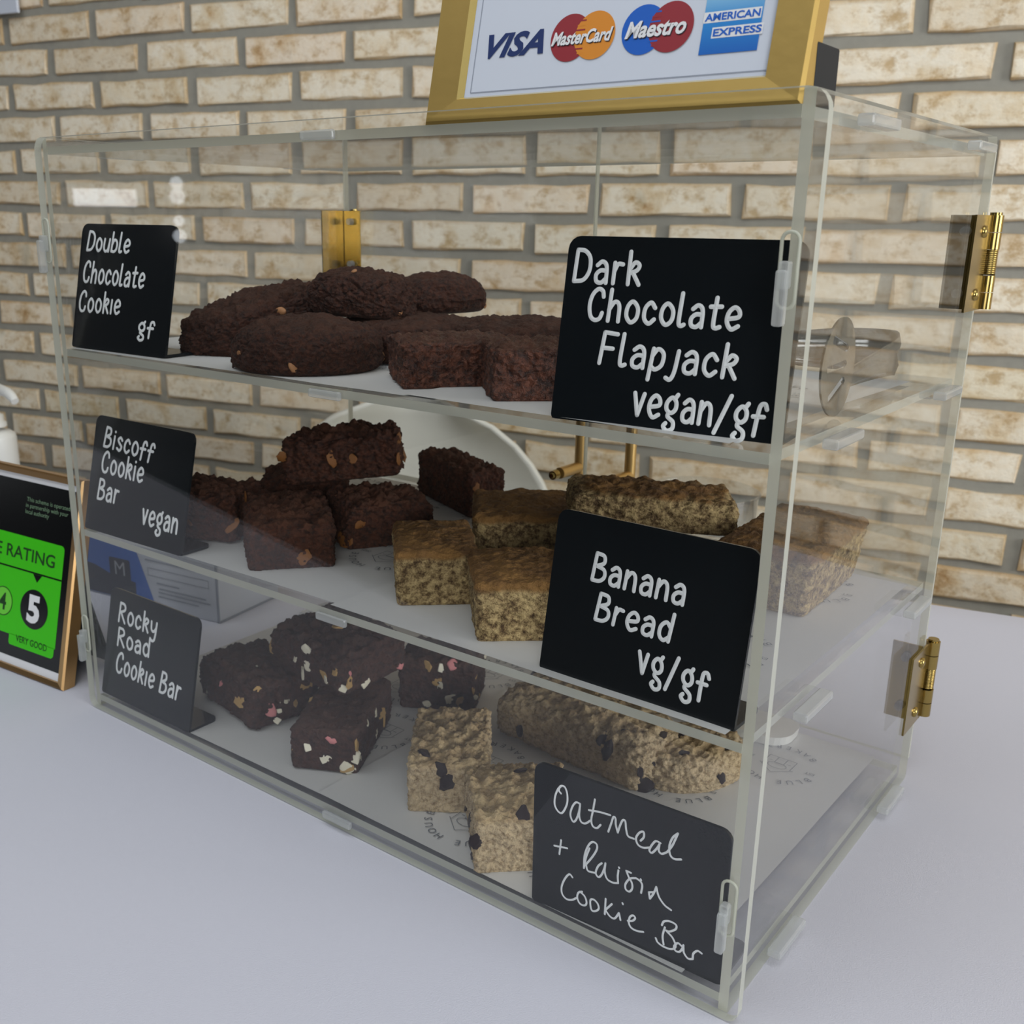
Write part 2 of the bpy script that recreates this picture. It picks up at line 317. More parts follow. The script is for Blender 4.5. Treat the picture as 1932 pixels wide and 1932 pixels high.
def brick_material():
    m, nt, p = newmat('painted_brick'); L = nt.links
    oi = nd(nt, 'ShaderNodeObjectInfo'); tc = nd(nt, 'ShaderNodeTexCoord')
    off = nd(nt, 'ShaderNodeVectorMath', _operation='MULTIPLY_ADD'); off.inputs[1].default_value = (1, 1, 1)
    cmb = nd(nt, 'ShaderNodeCombineXYZ'); mu = nd(nt, 'ShaderNodeMath', _operation='MULTIPLY'); mu.inputs[1].default_value = 37
    L.new(oi.outputs['Random'], mu.inputs[0]); L.new(mu.outputs[0], cmb.inputs[0]); L.new(mu.outputs[0], cmb.inputs[2])
    L.new(tc.outputs['Object'], off.inputs[0]); L.new(cmb.outputs[0], off.inputs[2])
    n1 = nd(nt, 'ShaderNodeTexNoise', Scale=11.0, Detail=6.0, Roughness=0.65); L.new(off.outputs[0], n1.inputs[0])
    st = nd(nt, 'ShaderNodeMapping'); st.inputs['Scale'].default_value = (0.8, 1, 1.1); L.new(off.outputs[0], st.inputs[0])
    n2 = nd(nt, 'ShaderNodeTexNoise', Scale=34.0, Detail=5.0, Roughness=0.7); L.new(st.outputs[0], n2.inputs[0])
    base = ramp(nt, n1.outputs[0], [(0.30, s2l((206, 172, 126))), (0.39, s2l((236, 218, 186))), (0.49, s2l((252, 244, 226))), (0.60, s2l((246, 232, 206))), (0.72, s2l((226, 198, 158)))])
    n3 = ramp(nt, n2.outputs[0], [(0.36, (0.66, 0.54, 0.38)), (0.50, (1, 1, 1))])
    mx0 = nd(nt, 'ShaderNodeMix', _data_type='RGBA', _blend_type='MULTIPLY'); mx0.inputs[0].default_value = 0.9
    L.new(base, mx0.inputs[6]); L.new(n3, mx0.inputs[7])
    # worn ochre rims
    sg = nd(nt, 'ShaderNodeSeparateXYZ'); L.new(tc.outputs['Generated'], sg.inputs[0])
    def edge(o_, w_):
        a = nd(nt, 'ShaderNodeMath', _operation='SUBTRACT'); a.inputs[1].default_value = 0.5; L.new(o_, a.inputs[0])
        b_ = nd(nt, 'ShaderNodeMath', _operation='ABSOLUTE'); L.new(a.outputs[0], b_.inputs[0])
        c_ = nd(nt, 'ShaderNodeMapRange'); c_.inputs[1].default_value = 0.5-w_; c_.inputs[2].default_value = 0.5; L.new(b_.outputs[0], c_.inputs[0]); return c_.outputs[0]
    em = nd(nt, 'ShaderNodeMath', _operation='MAXIMUM'); L.new(edge(sg.outputs[0], .08), em.inputs[0]); L.new(edge(sg.outputs[2], .30), em.inputs[1])
    en = nd(nt, 'ShaderNodeMath', _operation='MULTIPLY'); L.new(em.outputs[0], en.inputs[0]); L.new(n2.outputs[0], en.inputs[1])
    ek = ramp(nt, en.outputs[0], [(0.24, (0, 0, 0)), (0.50, (0.8, 0.8, 0.8))])
    mx = nd(nt, 'ShaderNodeMix', _data_type='RGBA'); L.new(ek, mx.inputs[0]); L.new(mx0.outputs[2], mx.inputs[6]); mx.inputs[7].default_value = (*s2l((190, 158, 108)), 1)
    rr = ramp(nt, oi.outputs['Random'], [(0.0, (0.88, 0.82, 0.74)), (0.3, (1.0, 0.98, 0.94)), (0.6, (1.03, 1.0, 0.96)), (0.85, (0.99, 0.91, 0.85)), (1.0, (0.92, 0.89, 0.80))])
    m2 = nd(nt, 'ShaderNodeMix', _data_type='RGBA', _blend_type='MULTIPLY'); m2.inputs[0].default_value = 1
    L.new(mx.outputs[2], m2.inputs[6]); L.new(rr, m2.inputs[7]); 
    # a few sooty grey-green patches
    n4 = nd(nt, 'ShaderNodeTexNoise', Scale=6.0, Detail=3.0); L.new(off.outputs[0], n4.inputs[0])
    k = ramp(nt, n4.outputs[0], [(0.66, (0, 0, 0)), (0.78, (.8, .8, .8))])
    m3 = nd(nt, 'ShaderNodeMix', _data_type='RGBA'); L.new(k, m3.inputs[0]); L.new(m2.outputs[2], m3.inputs[6]); m3.inputs[7].default_value = (*s2l((128, 124, 96)), 1)
    L.new(m3.outputs[2], p.inputs['Base Color']); p.inputs['Roughness'].default_value = 0.85
    b = nd(nt, 'ShaderNodeBump', Strength=0.6, Distance=0.004); L.new(n2.outputs[0], b.inputs['Height']); L.new(b.outputs[0], p.inputs['Normal'])
    return m
BRICK = brick_material()
MORTAR = flat('grey_mortar', (156, 153, 142), 0.95, bump=0.5, bscale=80, var=0.12)

def cloth_material():
    m, nt, p = newmat('white_tablecloth'); L = nt.links
    tc = nd(nt, 'ShaderNodeTexCoord')
    p.inputs['Base Color'].default_value = (*s2l((204, 204, 214)), 1); p.inputs['Roughness'].default_value = 0.9
    n = nd(nt, 'ShaderNodeTexNoise', Scale=1100.0, Detail=2.0); L.new(tc.outputs['Object'], n.inputs[0])
    b = nd(nt, 'ShaderNodeBump', Strength=0.25, Distance=0.0006); L.new(n.outputs[0], b.inputs['Height']); L.new(b.outputs[0], p.inputs['Normal'])
    return m
CLOTH = cloth_material()

def cake_material(name, crumb, dark, crust, crust_from=0.8, scale=90, speck=0.45, spec_amt=0.5, bump=0.9, pits=None, crust2=None, rough=0.8):
    """crumb with holes and specks; the baked crust starts at crust_from of the height"""
    m, nt, p = newmat(name); L = nt.links
    tc = nd(nt, 'ShaderNodeTexCoord')
    n1 = nd(nt, 'ShaderNodeTexNoise', Scale=float(scale), Detail=6.0, Roughness=0.7); L.new(tc.outputs['Object'], n1.inputs[0])
    vo = nd(nt, 'ShaderNodeTexVoronoi', Scale=float(scale*4.2)); L.new(tc.outputs['Object'], vo.inputs[0])
    n5 = nd(nt, 'ShaderNodeTexNoise', Scale=float(scale*4), Detail=4.0, Roughness=0.8); L.new(tc.outputs['Object'], n5.inputs[0])
    side = ramp(nt, n5.outputs[0], [(speck-0.09, s2l(dark)), (speck, s2l(tuple((a+b)/2 for a, b in zip(dark, crumb)))), (speck+0.12, s2l(crumb)), (0.85, s2l(tuple(min(255, c*1.22) for c in crumb)))])
    c2 = crust2 or tuple(c*0.75 for c in crust)
    top = ramp(nt, n1.outputs[0], [(0.35, s2l(c2)), (0.6, s2l(crust))])
    sp = nd(nt, 'ShaderNodeSeparateXYZ'); L.new(tc.outputs['Generated'], sp.inputs[0])
    ad = nd(nt, 'ShaderNodeMath', _operation='MULTIPLY_ADD'); ad.inputs[1].default_value = 0.25
    L.new(n1.outputs[0], ad.inputs[0]); L.new(sp.outputs[2], ad.inputs[2])
    k = ramp(nt, ad.outputs[0], [(min(0.97, crust_from+0.1), (0, 0, 0)), (min(0.99, crust_from+0.17), (1, 1, 1))])
    mx = nd(nt, 'ShaderNodeMix', _data_type='RGBA'); L.new(k, mx.inputs[0]); L.new(side, mx.inputs[6]); L.new(top, mx.inputs[7])
    L.new(mx.outputs[2], p.inputs['Base Color']); p.inputs['Roughness'].default_value = rough
    p.inputs['Specular IOR Level'].default_value = spec_amt
    h = nd(nt, 'ShaderNodeMath', _operation='ADD'); L.new(n5.outputs[0], h.inputs[0])
    h2 = nd(nt, 'ShaderNodeMath', _operation='MULTIPLY'); h2.inputs[1].default_value = 0.6; L.new(vo.outputs[0], h2.inputs[0]); L.new(h2.outputs[0], h.inputs[1])
    b = nd(nt, 'ShaderNodeBump', Strength=float(bump), Distance=0.0016); L.new(h.outputs[0], b.inputs['Height']); L.new(b.outputs[0], p.inputs['Normal'])
    return m
CAKE = {
 'choc': cake_material('double_chocolate_dough', (70, 35, 18), (26, 10, 5), (74, 40, 22), 0.75, 75, 0.44, bump=1.8),
 'flap': cake_material('dark_chocolate_oats', (104, 60, 42), (36, 16, 10), (84, 46, 28), 0.9, 55, 0.47, bump=1.8, rough=.5),
 'bisc': cake_material('chocolate_caramel_dough', (74, 38, 20), (30, 13, 6), (80, 44, 24), 0.85, 55, 0.43, bump=1.3),
 'rock': cake_material('rocky_road_dough', (66, 42, 34), (32, 18, 14), (72, 48, 38), 0.8, 50, 0.42, bump=1.0),
 'ban': cake_material('banana_bread', (186, 162, 114), (74, 52, 26), (138, 100, 50), 0.80, 48, 0.46, bump=1.6, crust2=(92, 62, 30)),
 'oat': cake_material('oatmeal_dough', (192, 171, 136), (122, 98, 66), (200, 176, 134), 0.8, 60, 0.40, bump=1.4, crust2=(160, 134, 96)),
}
NUT = flat('hazelnut', (164, 116, 76), 0.6, var=0.2); WCH = flat('white_chocolate', (232, 226, 204), 0.45, bump=0.1)
BISC = flat('biscuit', (196, 160, 104), 0.8, bump=0.5, bscale=300, var=0.2); PINK = flat('pink_marshmallow', (206, 132, 132), 0.7)
RAIS = flat('raisin', (40, 28, 34), 0.35, bump=0.6, bscale=300); CARA = flat('caramel_spread', (136, 86, 38), 0.5, bump=0.3, bscale=200, var=0.2)

# ------------------------------------------------------------------ room shell
def room_quad(name, pts, mat):
    vs = [RW(*p) for p in pts]
    o = mk(name, [tuple(v) for v in vs], [[0, 1, 2, 3]], mat, meters=True)
    o['kind'] = 'structure'; return o
ZF = -TZ/U
FLOORM = flat('grey_floor', (96, 92, 88), 0.6, var=0.1, bscale=3); WALLM = flat('dim_wall', (88, 84, 80), 0.9); CEILM = flat('ceiling_paint', (200, 200, 198), 0.9)
SL, SR, QF = -9.0, 6.6, 9.0
room_quad('floor', [(SL, QF, ZF), (SR, QF, ZF), (SR, -.2, ZF), (SL, -.2, ZF)], FLOORM)
room_quad('ceiling', [(SL, QF, CEIL), (SL, -.2, CEIL), (SR, -.2, CEIL), (SR, QF, CEIL)], CEILM)
room_quad('wall_left', [(SL, QF, ZF), (SL, -.2, ZF), (SL, -.2, CEIL), (SL, QF, CEIL)], WALLM)
room_quad('wall_right', [(SR, -.2, ZF), (SR, QF, ZF), (SR, QF, CEIL), (SR, -.2, CEIL)], WALLM)
room_quad('wall_front', [(SR, QF, ZF), (SL, QF, ZF), (SL, QF, CEIL), (SR, QF, CEIL)], WALLM)

# brick wall: mortar bed with each brick a part
wall = bpy.data.objects.new('wall_back', None); C.objects.link(wall); wall['kind'] = 'structure'
wall.location = RW(0, 0, 0); wall.rotation_euler = (0, -ROLL, RYAW)
def wall_m(name, x0, x1, z0, z1, y, mat):
    return mk(name, [(x0, y, z0), (x1, y, z0), (x1, y, z1), (x0, y, z1)], [[0, 1, 2, 3]], mat, wall)
bmw = bmesh.new(); box_bm(bmw, SL, SR, 0.009, 0.2, ZF-.1, CEIL+.1)
bm_obj('mortar', bmw, MORTAR, wall)
LP, CP, Z0 = 0.225/0.556, 0.1108, 1.28566
def brick_mesh(seed, L=0.374, Hh=0.0840):
    rnd = random.Random(seed); bm = bmesh.new()
    box_bm(bm, -L/2, L/2, 0, 0.03, -Hh/2, Hh/2)
    bmesh.ops.recalc_face_normals(bm, faces=bm.faces)
    fe = [e for e in bm.edges if all(v.co.y < 0.01 for v in e.verts)]
    bmesh.ops.subdivide_edges(bm, edges=[e for e in bm.edges if abs(e.verts[0].co.x-e.verts[1].co.x) > .1], cuts=3)
    fe = [e for e in bm.edges if all(v.co.y < 0.01 for v in e.verts) and not (abs(e.verts[0].co.z-e.verts[1].co.z) > .01 and abs(e.verts[0].co.x) < L/2-.01)]
    bmesh.ops.bevel(bm, geom=fe, offset=0.006, segments=1, affect='EDGES')
    for v in bm.verts:
        v.co.x += rnd.uniform(-.005, .005); v.co.z += rnd.uniform(-.0042, .0042); v.co.y += rnd.uniform(-.0025, .0025) if v.co.y < .02 else 0
    bmesh.ops.scale(bm, vec=(U,)*3, verts=bm.verts)
    bmesh.ops.recalc_face_normals(bm, faces=bm.faces)
    me = bpy.data.meshes.new('brick'); bm.to_mesh(me); bm.free(); me.materials.append(BRICK); return me
BM = [brick_mesh(i) for i in range(9)]
rb = random.Random(3)
for r in range(-2, 17):
    s0 = -3.0 if r % 2 else -2.8
    for c in range(-2, 13):
        o = bpy.data.objects.new('brick', BM[rb.randrange(9)]); C.objects.link(o); o.parent = wall
        sx = s0 + (c+0.5)*LP + rb.uniform(-.004, .004); sz = Z0 - r*CP + rb.uniform(-.003, .003)
        o.location = (sx*U, (0.0+rb.uniform(-.004, .002))*U, sz*U)
        o.rotation_euler = (0, rb.uniform(-.006, .006), 0)
        o.scale = (rb.uniform(0.975, 1.0), 1, rb.uniform(0.96, 1.04))

# the rest of the same bricks, beyond the part the photograph shows, joined into one
bmf = bmesh.new(); proto = BM[0]
for r in range(-21, 34):
    s0 = -3.0 if r % 2 else -2.8
    for c in range(-14, 23):
        if -2 <= r < 17 and -2 <= c < 13: continue
        x, z = s0+(c+0.5)*LP, Z0-r*CP
        if not (SL+.2 < x < SR-.2) or not (ZF+.05 < z < CEIL-.05): continue
        n0 = len(bmf.verts); bmf.from_mesh(BM[(r*7+c*3) % 9]); bmf.verts.ensure_lookup_table()
        bmesh.ops.translate(bmf, verts=bmf.verts[n0:], vec=(x*U, 0, z*U))
rest = bm_obj('bricks', bmf, BRICK, wall, scale=1); rest['kind'] = 'stuff'

# window letting in daylight, seen only as a reflection, and the room's window frames
def window(name, pts, mat, frame=True):
    """pts: corners (s,q,z) of the pane, in order"""
    o = room_quad(name, pts, mat)
    P = [RW(*p) for p in pts]
    if frame:
        bm = bmesh.new()
        for a, b in zip(P, P[1:]+P[:1]): tube_bm(bm, [a-P[0], b-P[0]], 0.03, 6)
        f = bm_obj('window_frame', bm, WHITEP, o, scale=1); f.location = P[0]
    return o
GLOW, nt_, p_ = newmat('daylit_pane'); p_.inputs['Emission Color'].default_value = (0.9, 0.95, 1, 1); p_.inputs['Emission Strength'].default_value = 3.2; p_.inputs['Base Color'].default_value = (0, 0, 0, 1)
window('window_1', [(SL+.03, 4.60, .745), (SL+.03, 5.15, .745), (SL+.03, 5.15, .89), (SL+.03, 4.60, .89)], GLOW, False)
PANE = flat('window_pane', (200, 210, 220), 0.3)
window('window_2', [(SR-.02, 4.3, .4), (SR-.02, .9, .4), (SR-.02, .9, 2.2), (SR-.02, 4.3, 2.2)], PANE)
window('window_3', [(4.2, QF-.02, .7), (1.0, QF-.02, .7), (1.0, QF-.02, 2.3), (4.2, QF-.02, 2.3)], PANE)
glint = thing('wall_glints', 'added glowing blobs standing in for sun glints on the far left wall', 'glint', RW(SL+.05, 5.5, .75))  # added glowing blobs, no fitting known here; they stand in for sun glints
bm = bmesh.new(); tube_bm(bm, [(0, 0, -.3), (0, 0, .28)], .012, 8); bm_obj('glint_rail', bm, BRASS, glint)
for zz, rr in ((.2, .06), (.09, .07), (-.12, .05), (-.25, .06)):
    bm = bmesh.new(); bmesh.ops.create_icosphere(bm, subdivisions=2, radius=rr); bmesh.ops.translate(bm, verts=bm.verts, vec=(0.05, 0.02, zz)); bm_obj('glint_blob', bm, GLOW, glint)

# ------------------------------------------------------------------ table and cloth
TS0, TS1, TQ0, TQ1 = -3.6, 3.0, 0.99, 2.573
table = thing('table', 'long trestle table hidden under the white tablecloth', 'table', RW(0, 1.78, ZF), (0, 0, RYAW))
tq = (TQ0+TQ1)/2; hd = (TQ1-TQ0)/2-.02
bm = rounded_box(TS0+.02, TS1-.02, -hd, hd, -ZF-.065, -ZF-.012, .008); bm_obj('tabletop', bm, flat('table_plastic', (210, 208, 200), .5), table)
LEGM = flat('table_leg_grey', (90, 92, 96), .4, .6)
for sx in (TS0+.4, TS1-.4):
    for sy in (-hd+.15, hd-.15):
        bm = bmesh.new(); tube_bm(bm, [(sx, sy, 0), (sx, sy, -ZF-.06)], .025, 10); bm_obj('leg', bm, LEGM, table)
def cloth():
    nu, nv = 160, 60; vs, fs = [], []
    # cross section: skirt front, top, skirt back
    sec = []
    drop = 1.1
    for i in range(12): sec.append((TQ1+.012, -drop*(1-i/12)))
    for a in range(0, 91, 30): sec.append((TQ1+.012-.012*(1-math.cos(math.radians(a))), -.012+.012*math.sin(math.radians(a))))
    for i in range(1, 24): sec.append((TQ1+(TQ0-TQ1)*i/24, 0))
    for a in range(90, -1, -30): sec.append((TQ0-.012+.012*(1-math.cos(math.radians(a))), -.012+.012*math.sin(math.radians(a))))
    for i in range(1, 13): sec.append((TQ0-.012, -drop*i/12))
    ns = len(sec)
    for i in range(nu+1):
        s = TS0 + (TS1-TS0)*i/nu
        for q, z in sec:
            k = max(0, -z-.05)
            dq = k*0.09*math.sin(s*9+math.sin(s*3.1)*2)*(1 if q > 1.8 else -1)
            vs.append((s, -(q-1.78)-dq, z - ZF if False else z-ZF))
    for i in range(nu):
        for j in range(ns-1):
            a = i*ns+j; fs.append([a, a+1, a+ns+1, a+ns])
    return mk('tablecloth', vs, fs, CLOTH, smooth=True)
tc_ = cloth(); tc_.location = RW(0, 1.78, ZF); tc_.rotation_euler = (0, 0, RYAW)
tag(tc_, 'plain white tablecloth covering the whole table under the display case', 'tablecloth')

# ------------------------------------------------------------------ display case
T = 0.00905; H = 0.7744; D = 0.5395; S1, S2, SB = 0.5144, 0.2677, 0.0190; OX = 0.0131; ZT = H-0.0105
XR1 = 1-OX; XR0 = XR1-T; XL0, XL1 = 0.0038, 0.0038+T
case = thing('display_case', 'three-tier clear acrylic display case with brass hinges on the white tablecloth', 'display case', V(0, 0, 0))
AM = [ACR, EDGE]
plate('front_panel', rrect(0, 1, .002, H, (.012, .012, .016, .016)), 'y', 0, T, case, [ACRF, EDGE])
sideL = plate('side_panel', rrect(T+.0004, D, .002, H, (0, .006, .006, 0)), 'x', XL0, XL1, case, AM)
sideR = plate('side_panel', rrect(T+.0004, D, .002, H, (0, .006, .006, 0)), 'x', XR0, XR1, case, AM)
def shelf(name, z, x0=XL1+.0003, x1=XR0-.0003, y1=D-.008):
    sh = plate(name, [(x0, T+.0004), (x1, T+.0004), (x1, y1), (x0, y1)], 'z', z-T, z, case, AM)
    def tab(a, b, c, d, r=.002):
        bm = rounded_box(a, b, c, d, z-T, z, r); bm_obj('tab', bm, TABM, sh)
    tab(.484, .529, -.006, -.0002)
    for y0_, y1_ in ((.094, .160), (.418, .484)):
        tab(XR1+.0002, XR1+.014, y0_, y1_); tab(XL0-.014, XL0-.0002, y0_, y1_)
    return sh
shelf('top_panel', ZT); shelf('shelf', S1); shelf('shelf', S2); shelf('base_panel', SB)
for (x0, x1, par) in ((XL0+.001, XL1, sideL), (XR0, XR1-.001, sideR)):
    for zc in (.612, .0765):
        # hook that passes through the front panel and drops down over it
        bm = rounded_box(x0, x1, -.014, -.0045, zc, zc+.040, .002)
        bm_obj('hook', bm, TABM, par)
        bm = rounded_box(x0, x1, -.010, -.0002, zc+.026, zc+.046, .002); bm_obj('hook_neck', bm, TABM, par)
        # rim of the slot
        bm = bmesh.new(); o_ = rrect(x0-.002, x1+.003, zc+.012, zc+.066, (.006,)*4, 4)
        pts = [(u, -.0006, v) for u, v in o_]; tube_bm(bm, pts+[pts[0]], .0014, 8, caps=False); bm_obj('slot_rim', bm, EDGE, par)
# doors at the back with bar handles and sprung brass hinges
HCLEAR = acrylic('hinge_shadow', tint=(0.9, 0.9, 0.88))
for side, (x0, x1) in (('L', (0.0006, .4842)), ('R', (.4862, XR1-.0006))):
    dr = plate('door', [(x0, .028), (x1, .028), (x1, ZT-.004), (x0, ZT-.004)], 'y', D+.0006, D+.0006+T*.8, case, AM)
    hx = .4375 if side == 'L' else .526
    bm = bmesh.new(); tube_bm(bm, [(hx, D+.066, .265), (hx, D+.066, .57)], .0085, 14)
    hb = bm_obj('handle', bm, SATIN, dr)
    for hz in (.315, .52):
        bm = bmesh.new(); tube_bm(bm, [(hx, D+.0095, hz), (hx, D+.066, hz)], .0088, 14); bm_obj('standoff', bm, SATIN, dr)
        bm = bmesh.new(); tube_bm(bm, [(hx, D-.010, hz), (hx, D+.0004, hz)], [.0068, .0078], 14); tube_bm(bm, [(hx, D-.0125, hz), (hx, D-.0102, hz)], [.0035, .005], 8); bm_obj('screw', bm, BRASS, dr)
    xs = XR1 if side == 'R' else XL0; sg = 1 if side == 'R' else -1
    for hz0, hz1 in ((.592, .694), (.083, .184)):
        hg = bpy.data.objects.new('hinge', None)
        bm = bmesh.new(); box_bm(bm, *sorted((xs+sg*.0004, xs+sg*.0028)), D-.052, D+.012, hz0, hz1)              # leaf on the side panel
        box_bm(bm, *sorted((xs-sg*.036, xs-sg*.001)), D-.0032, D-.0006, hz0, hz1)                               # leaf on the door
        yb = D+.026; xb = xs+sg*.004; L3 = (hz1-hz0)
        box_bm(bm, *sorted((xs+sg*.0004, xs+sg*.003)), D+.010, yb, hz0, hz0+L3*.36); box_bm(bm, *sorted((xs+sg*.0004, xs+sg*.003)), D+.010, yb, hz1-L3*.36, hz1)
        for a, b in ((0, .175), (.185, .36), (.64, .815), (.825, 1)):
            tube_bm(bm, [(xb, yb, hz0+L3*a), (xb, yb, hz0+L3*b)], .0085, 14)
        tube_bm(bm, [(xb, yb, hz1), (xb, yb, hz1+.003)], .0065, 12)
        hg = bm_obj('hinge', bm, BRASS, case)
        bm = bmesh.new(); N = 13*12
        tube_bm(bm, [(xb+.0068*math.cos(k*2*math.pi/12), yb+.0068*math.sin(k*2*math.pi/12), hz0+L3*(.37+.26*k/N)) for k in range(N+1)], .0013, 6)
        bm_obj('spring', bm, BRASS, hg)
        for zz in (.17, .83):
            bm = bmesh.new(); tube_bm(bm, [(xs+sg*.0028, D-.012, hz0+L3*zz), (xs+sg*.0052, D-.012, hz0+L3*zz), (xs+sg*.0062, D-.012, hz0+L3*zz)], [.0068, .006, .002], 14); bm_obj('screw', bm, BRASS, hg)
            bm = bmesh.new(); tube_bm(bm, [(xs-sg*.018, D-.0032, hz0+L3*zz), (xs-sg*.018, D-.011, hz0+L3*zz)], [.0058, .005], 12); bm_obj('plastic_nut', bm, TABM, hg)

# ------------------------------------------------------------------ printed papers on the shelves
def logo_meshes():
    parts = []
    def arc(txt, r, a_mid, da, size, flip):
        n = len(txt)
        for i, ch in enumerate(txt):
            if ch == ' ': continue
            a = a_mid + (i-(n-1)/2)*da*(-1 if not flip else 1)
            vs, fs, x0, x1, y0, y1 = text_mesh(ch, 0.0, 0.0)
            th = math.radians(a); rot = th-math.pi/2 if not flip else th+math.pi/2
            cx, cy = r*math.cos(th), r*math.sin(th); c_, s_ = math.cos(rot), math.sin(rot)
            parts.append(([((v.x-(x0+x1)/2)*size*c_-(v.y-.36)*size*s_+cx, (v.x-(x0+x1)/2)*size*s_+(v.y-.36)*size*c_+cy) for v in vs], fs))
    arc('BLUE HOUSE', .047, 90, 15.5, .0135, False); arc('BAKERY', .047, 270, 15.5, .0135, True)
    for t_, cx in (('EST', -.040), ('2025', .040)):
        vs, fs, x0, x1, y0, y1 = text_mesh(t_, 0, 0); k = .008
        parts.append(([((v.x-(x0+x1)/2)*k+cx, (v.y-.36)*k) for v in vs], fs))
    def bar(a, b, r=.0004):
        a, b = Vector(a), Vector(b); d = b-a; n_ = Vector((-d.y, d.x)).normalized()*r
        parts.append(([tuple(a-n_), tuple(b-n_), tuple(b+n_), tuple(a+n_)], [[0, 1, 2, 3]]))
    for a, b in (((-.018, -.016), (.018, -.016)), ((-.018, -.016), (-.018, .010)), ((.018, -.016), (.018, .010)), ((-.022, .008), (0, .026)), ((0, .026), (.022, .008)),
                 ((-.006, -.016), (-.006, .0)), ((.006, -.016), (.006, 0)), ((-.006, 0), (.006, 0)), ((-.014, -.004), (-.009, -.004)), ((.009, -.004), (.014, -.004))): bar(a, b)
    cp = [(0.012*math.cos(a/16*2*math.pi), .006+.007*math.sin(a/16*2*math.pi)) for a in range(17)]
    for a, b in zip(cp, cp[1:]): bar(a, b)
    vs, fs = [], []
    for pv, pf in parts:
        k = len(vs); vs += [(x*U, y*U, 0) for x, y in pv]; fs += [[i+k for i in f] for f in pf]
    me = bpy.data.meshes.new('logo_print'); me.from_pydata(vs, [], fs); me.materials.append(INK); return me
LOGO = logo_meshes()
def paper(label, x0, x1, y0, y1, z, rot, seed):
    rnd = random.Random(seed); cx, cy = (x0+x1)/2, (y0+y1)/2; w_, h_ = (x1-x0)/2, (y1-y0)/2
    t = thing('paper_liner', label, 'paper', V(cx, cy, z+.0006), (0, 0, rot), 'printed papers lining the shelves')
    nx, ny = 30, 18; vs, fs = [], []
    for j in range(ny+1):
        for i in range(nx+1):
            x, y = -w_+2*w_*i/nx, -h_+2*h_*j/ny
            z_ = .0012*(noise.noise(Vector((x*7+seed, y*7, seed)))+.6) * (0 if False else 1)
            vs.append((x, y, max(.0002, z_)))
    for j in range(ny):
        for i in range(nx):
            a = j*(nx+1)+i; fs.append([a, a+1, a+nx+2, a+nx+1])
    sh = mk('sheet', vs, fs, PAPER, t, smooth=True)
    k = 0
    for iy in range(-1, 3):
        for ix in range(-4, 5):
            x = ix*.145 + (.07 if iy % 2 else 0) + .01; y = iy*.118-.075
            if abs(x) > w_-.052 or abs(y) > h_-.056: continue
            o = bpy.data.objects.new('logo_print', LOGO); C.objects.link(o); o.parent = t
            o.location = (x*U, y*U, .0022*U); o.rotation_euler = (0, 0, math.pi + rnd.uniform(-.1, .1)*0 + (0.9 if False else 0))
    return t
paper('white sheet with grey circular bakery logos under the double chocolate cookies', .012, .63, .016, .50, S1, .01, 1)
paper('white sheet with grey circular bakery logos beneath the tongs on the top shelf', .60, .948, .014, .46, S1+.002, -.02, 2)
paper('white sheet with grey logos under the caramel bars on the middle shelf', .012, .52, .022, .49, S2, .015, 3)
paper('white sheet with grey logos under the banana bread on the middle shelf', .49, .965, .012, .50, S2+.002, -.012, 4)
paper('white sheet with grey logos under the rocky road bars at the bottom', .012, .50, .016, .50, SB, .012, 5)
paper('white sheet with grey logos under the oatmeal bars at the bottom', .46, .945, .012, .535, SB+.002, -.015, 6)

# ------------------------------------------------------------------ chalkboard signs
def sign(key, x, y, yaw, w_, h_, lean, z, foot, label):
    t = thing('chalkboard_sign', label, 'sign', V(x, y, z+.0022), (0, 0, yaw), 'black chalkboard name signs in the case')
    TH = .0036
    bm = bmesh.new()
    Rm = Matrix.Rotation(-lean, 4, 'X')
    out = rrect(0, w_, 0, h_, (.004, .004, .011, .011), 4); n = len(out)
    A = [bm.verts.new(Rm @ Vector((u, 0, v))) for u, v in out]; B = [bm.verts.new(Rm @ Vector((u, TH, v))) for u, v in out]
    bm.faces.new(A); bm.faces.new(B[::-1])
    for i in range(n):
        j = (i+1) % n; bm.faces.new([A[i], B[i], B[j], A[j]])
    out = rrect(0, w_, .001, foot, (.002, .002, .010, .010), 4)
    A = [bm.verts.new((u, v, 0)) for u, v in out]; B = [bm.verts.new((u, v, TH)) for u, v in out]
    bm.faces.new(A[::-1]); bm.faces.new(B)
    for i in range(n):
        j = (i+1) % n; bm.faces.new([A[i], A[j], B[j], B[i]])
    tube_bm(bm, [(.0005, .003, TH*.62), (w_-.0005, .003, TH*.62)], TH*.62, 10)
    bm_obj('board', bm, BLACKB, t)
    if key == 'S6': strokes = [[tuple(p) for p in s] for s in HAND]; rad = .00105
    else:
        strokes = []; rad = 0
        for wd, b, e, tp in WORDS[key]:
            st, hh = word_strokes(wd, b, e, tp); strokes += st; rad = max(rad, hh*.066)
        rad = min(rad, .0019)
    le = ribbons('lettering', strokes, rad, -.0005, CHALK, t)
    le.rotation_euler = (-lean, 0, 0)
    return t
sign('S1', .0102, .0190, .051, .187, .1595, .2137, S1, .053, 'black sign reading Double Chocolate Cookie gf on the top shelf')
sign('S2', .7738, .0125, .1119, .2045, .1567, .1629, S1, .058, 'black sign reading Dark Chocolate Flapjack vegan/gf on the top shelf')
sign('S3', .0128, .0105, .0242, .2056, .1568, .2283, S2, .051, 'black sign reading Biscoff Cookie Bar vegan on the middle shelf')
sign('S4', .7628, .0235, -.0191, .2022, .1572, .1633, S2, .055, 'black sign reading Banana Bread vg/gf on the middle shelf')
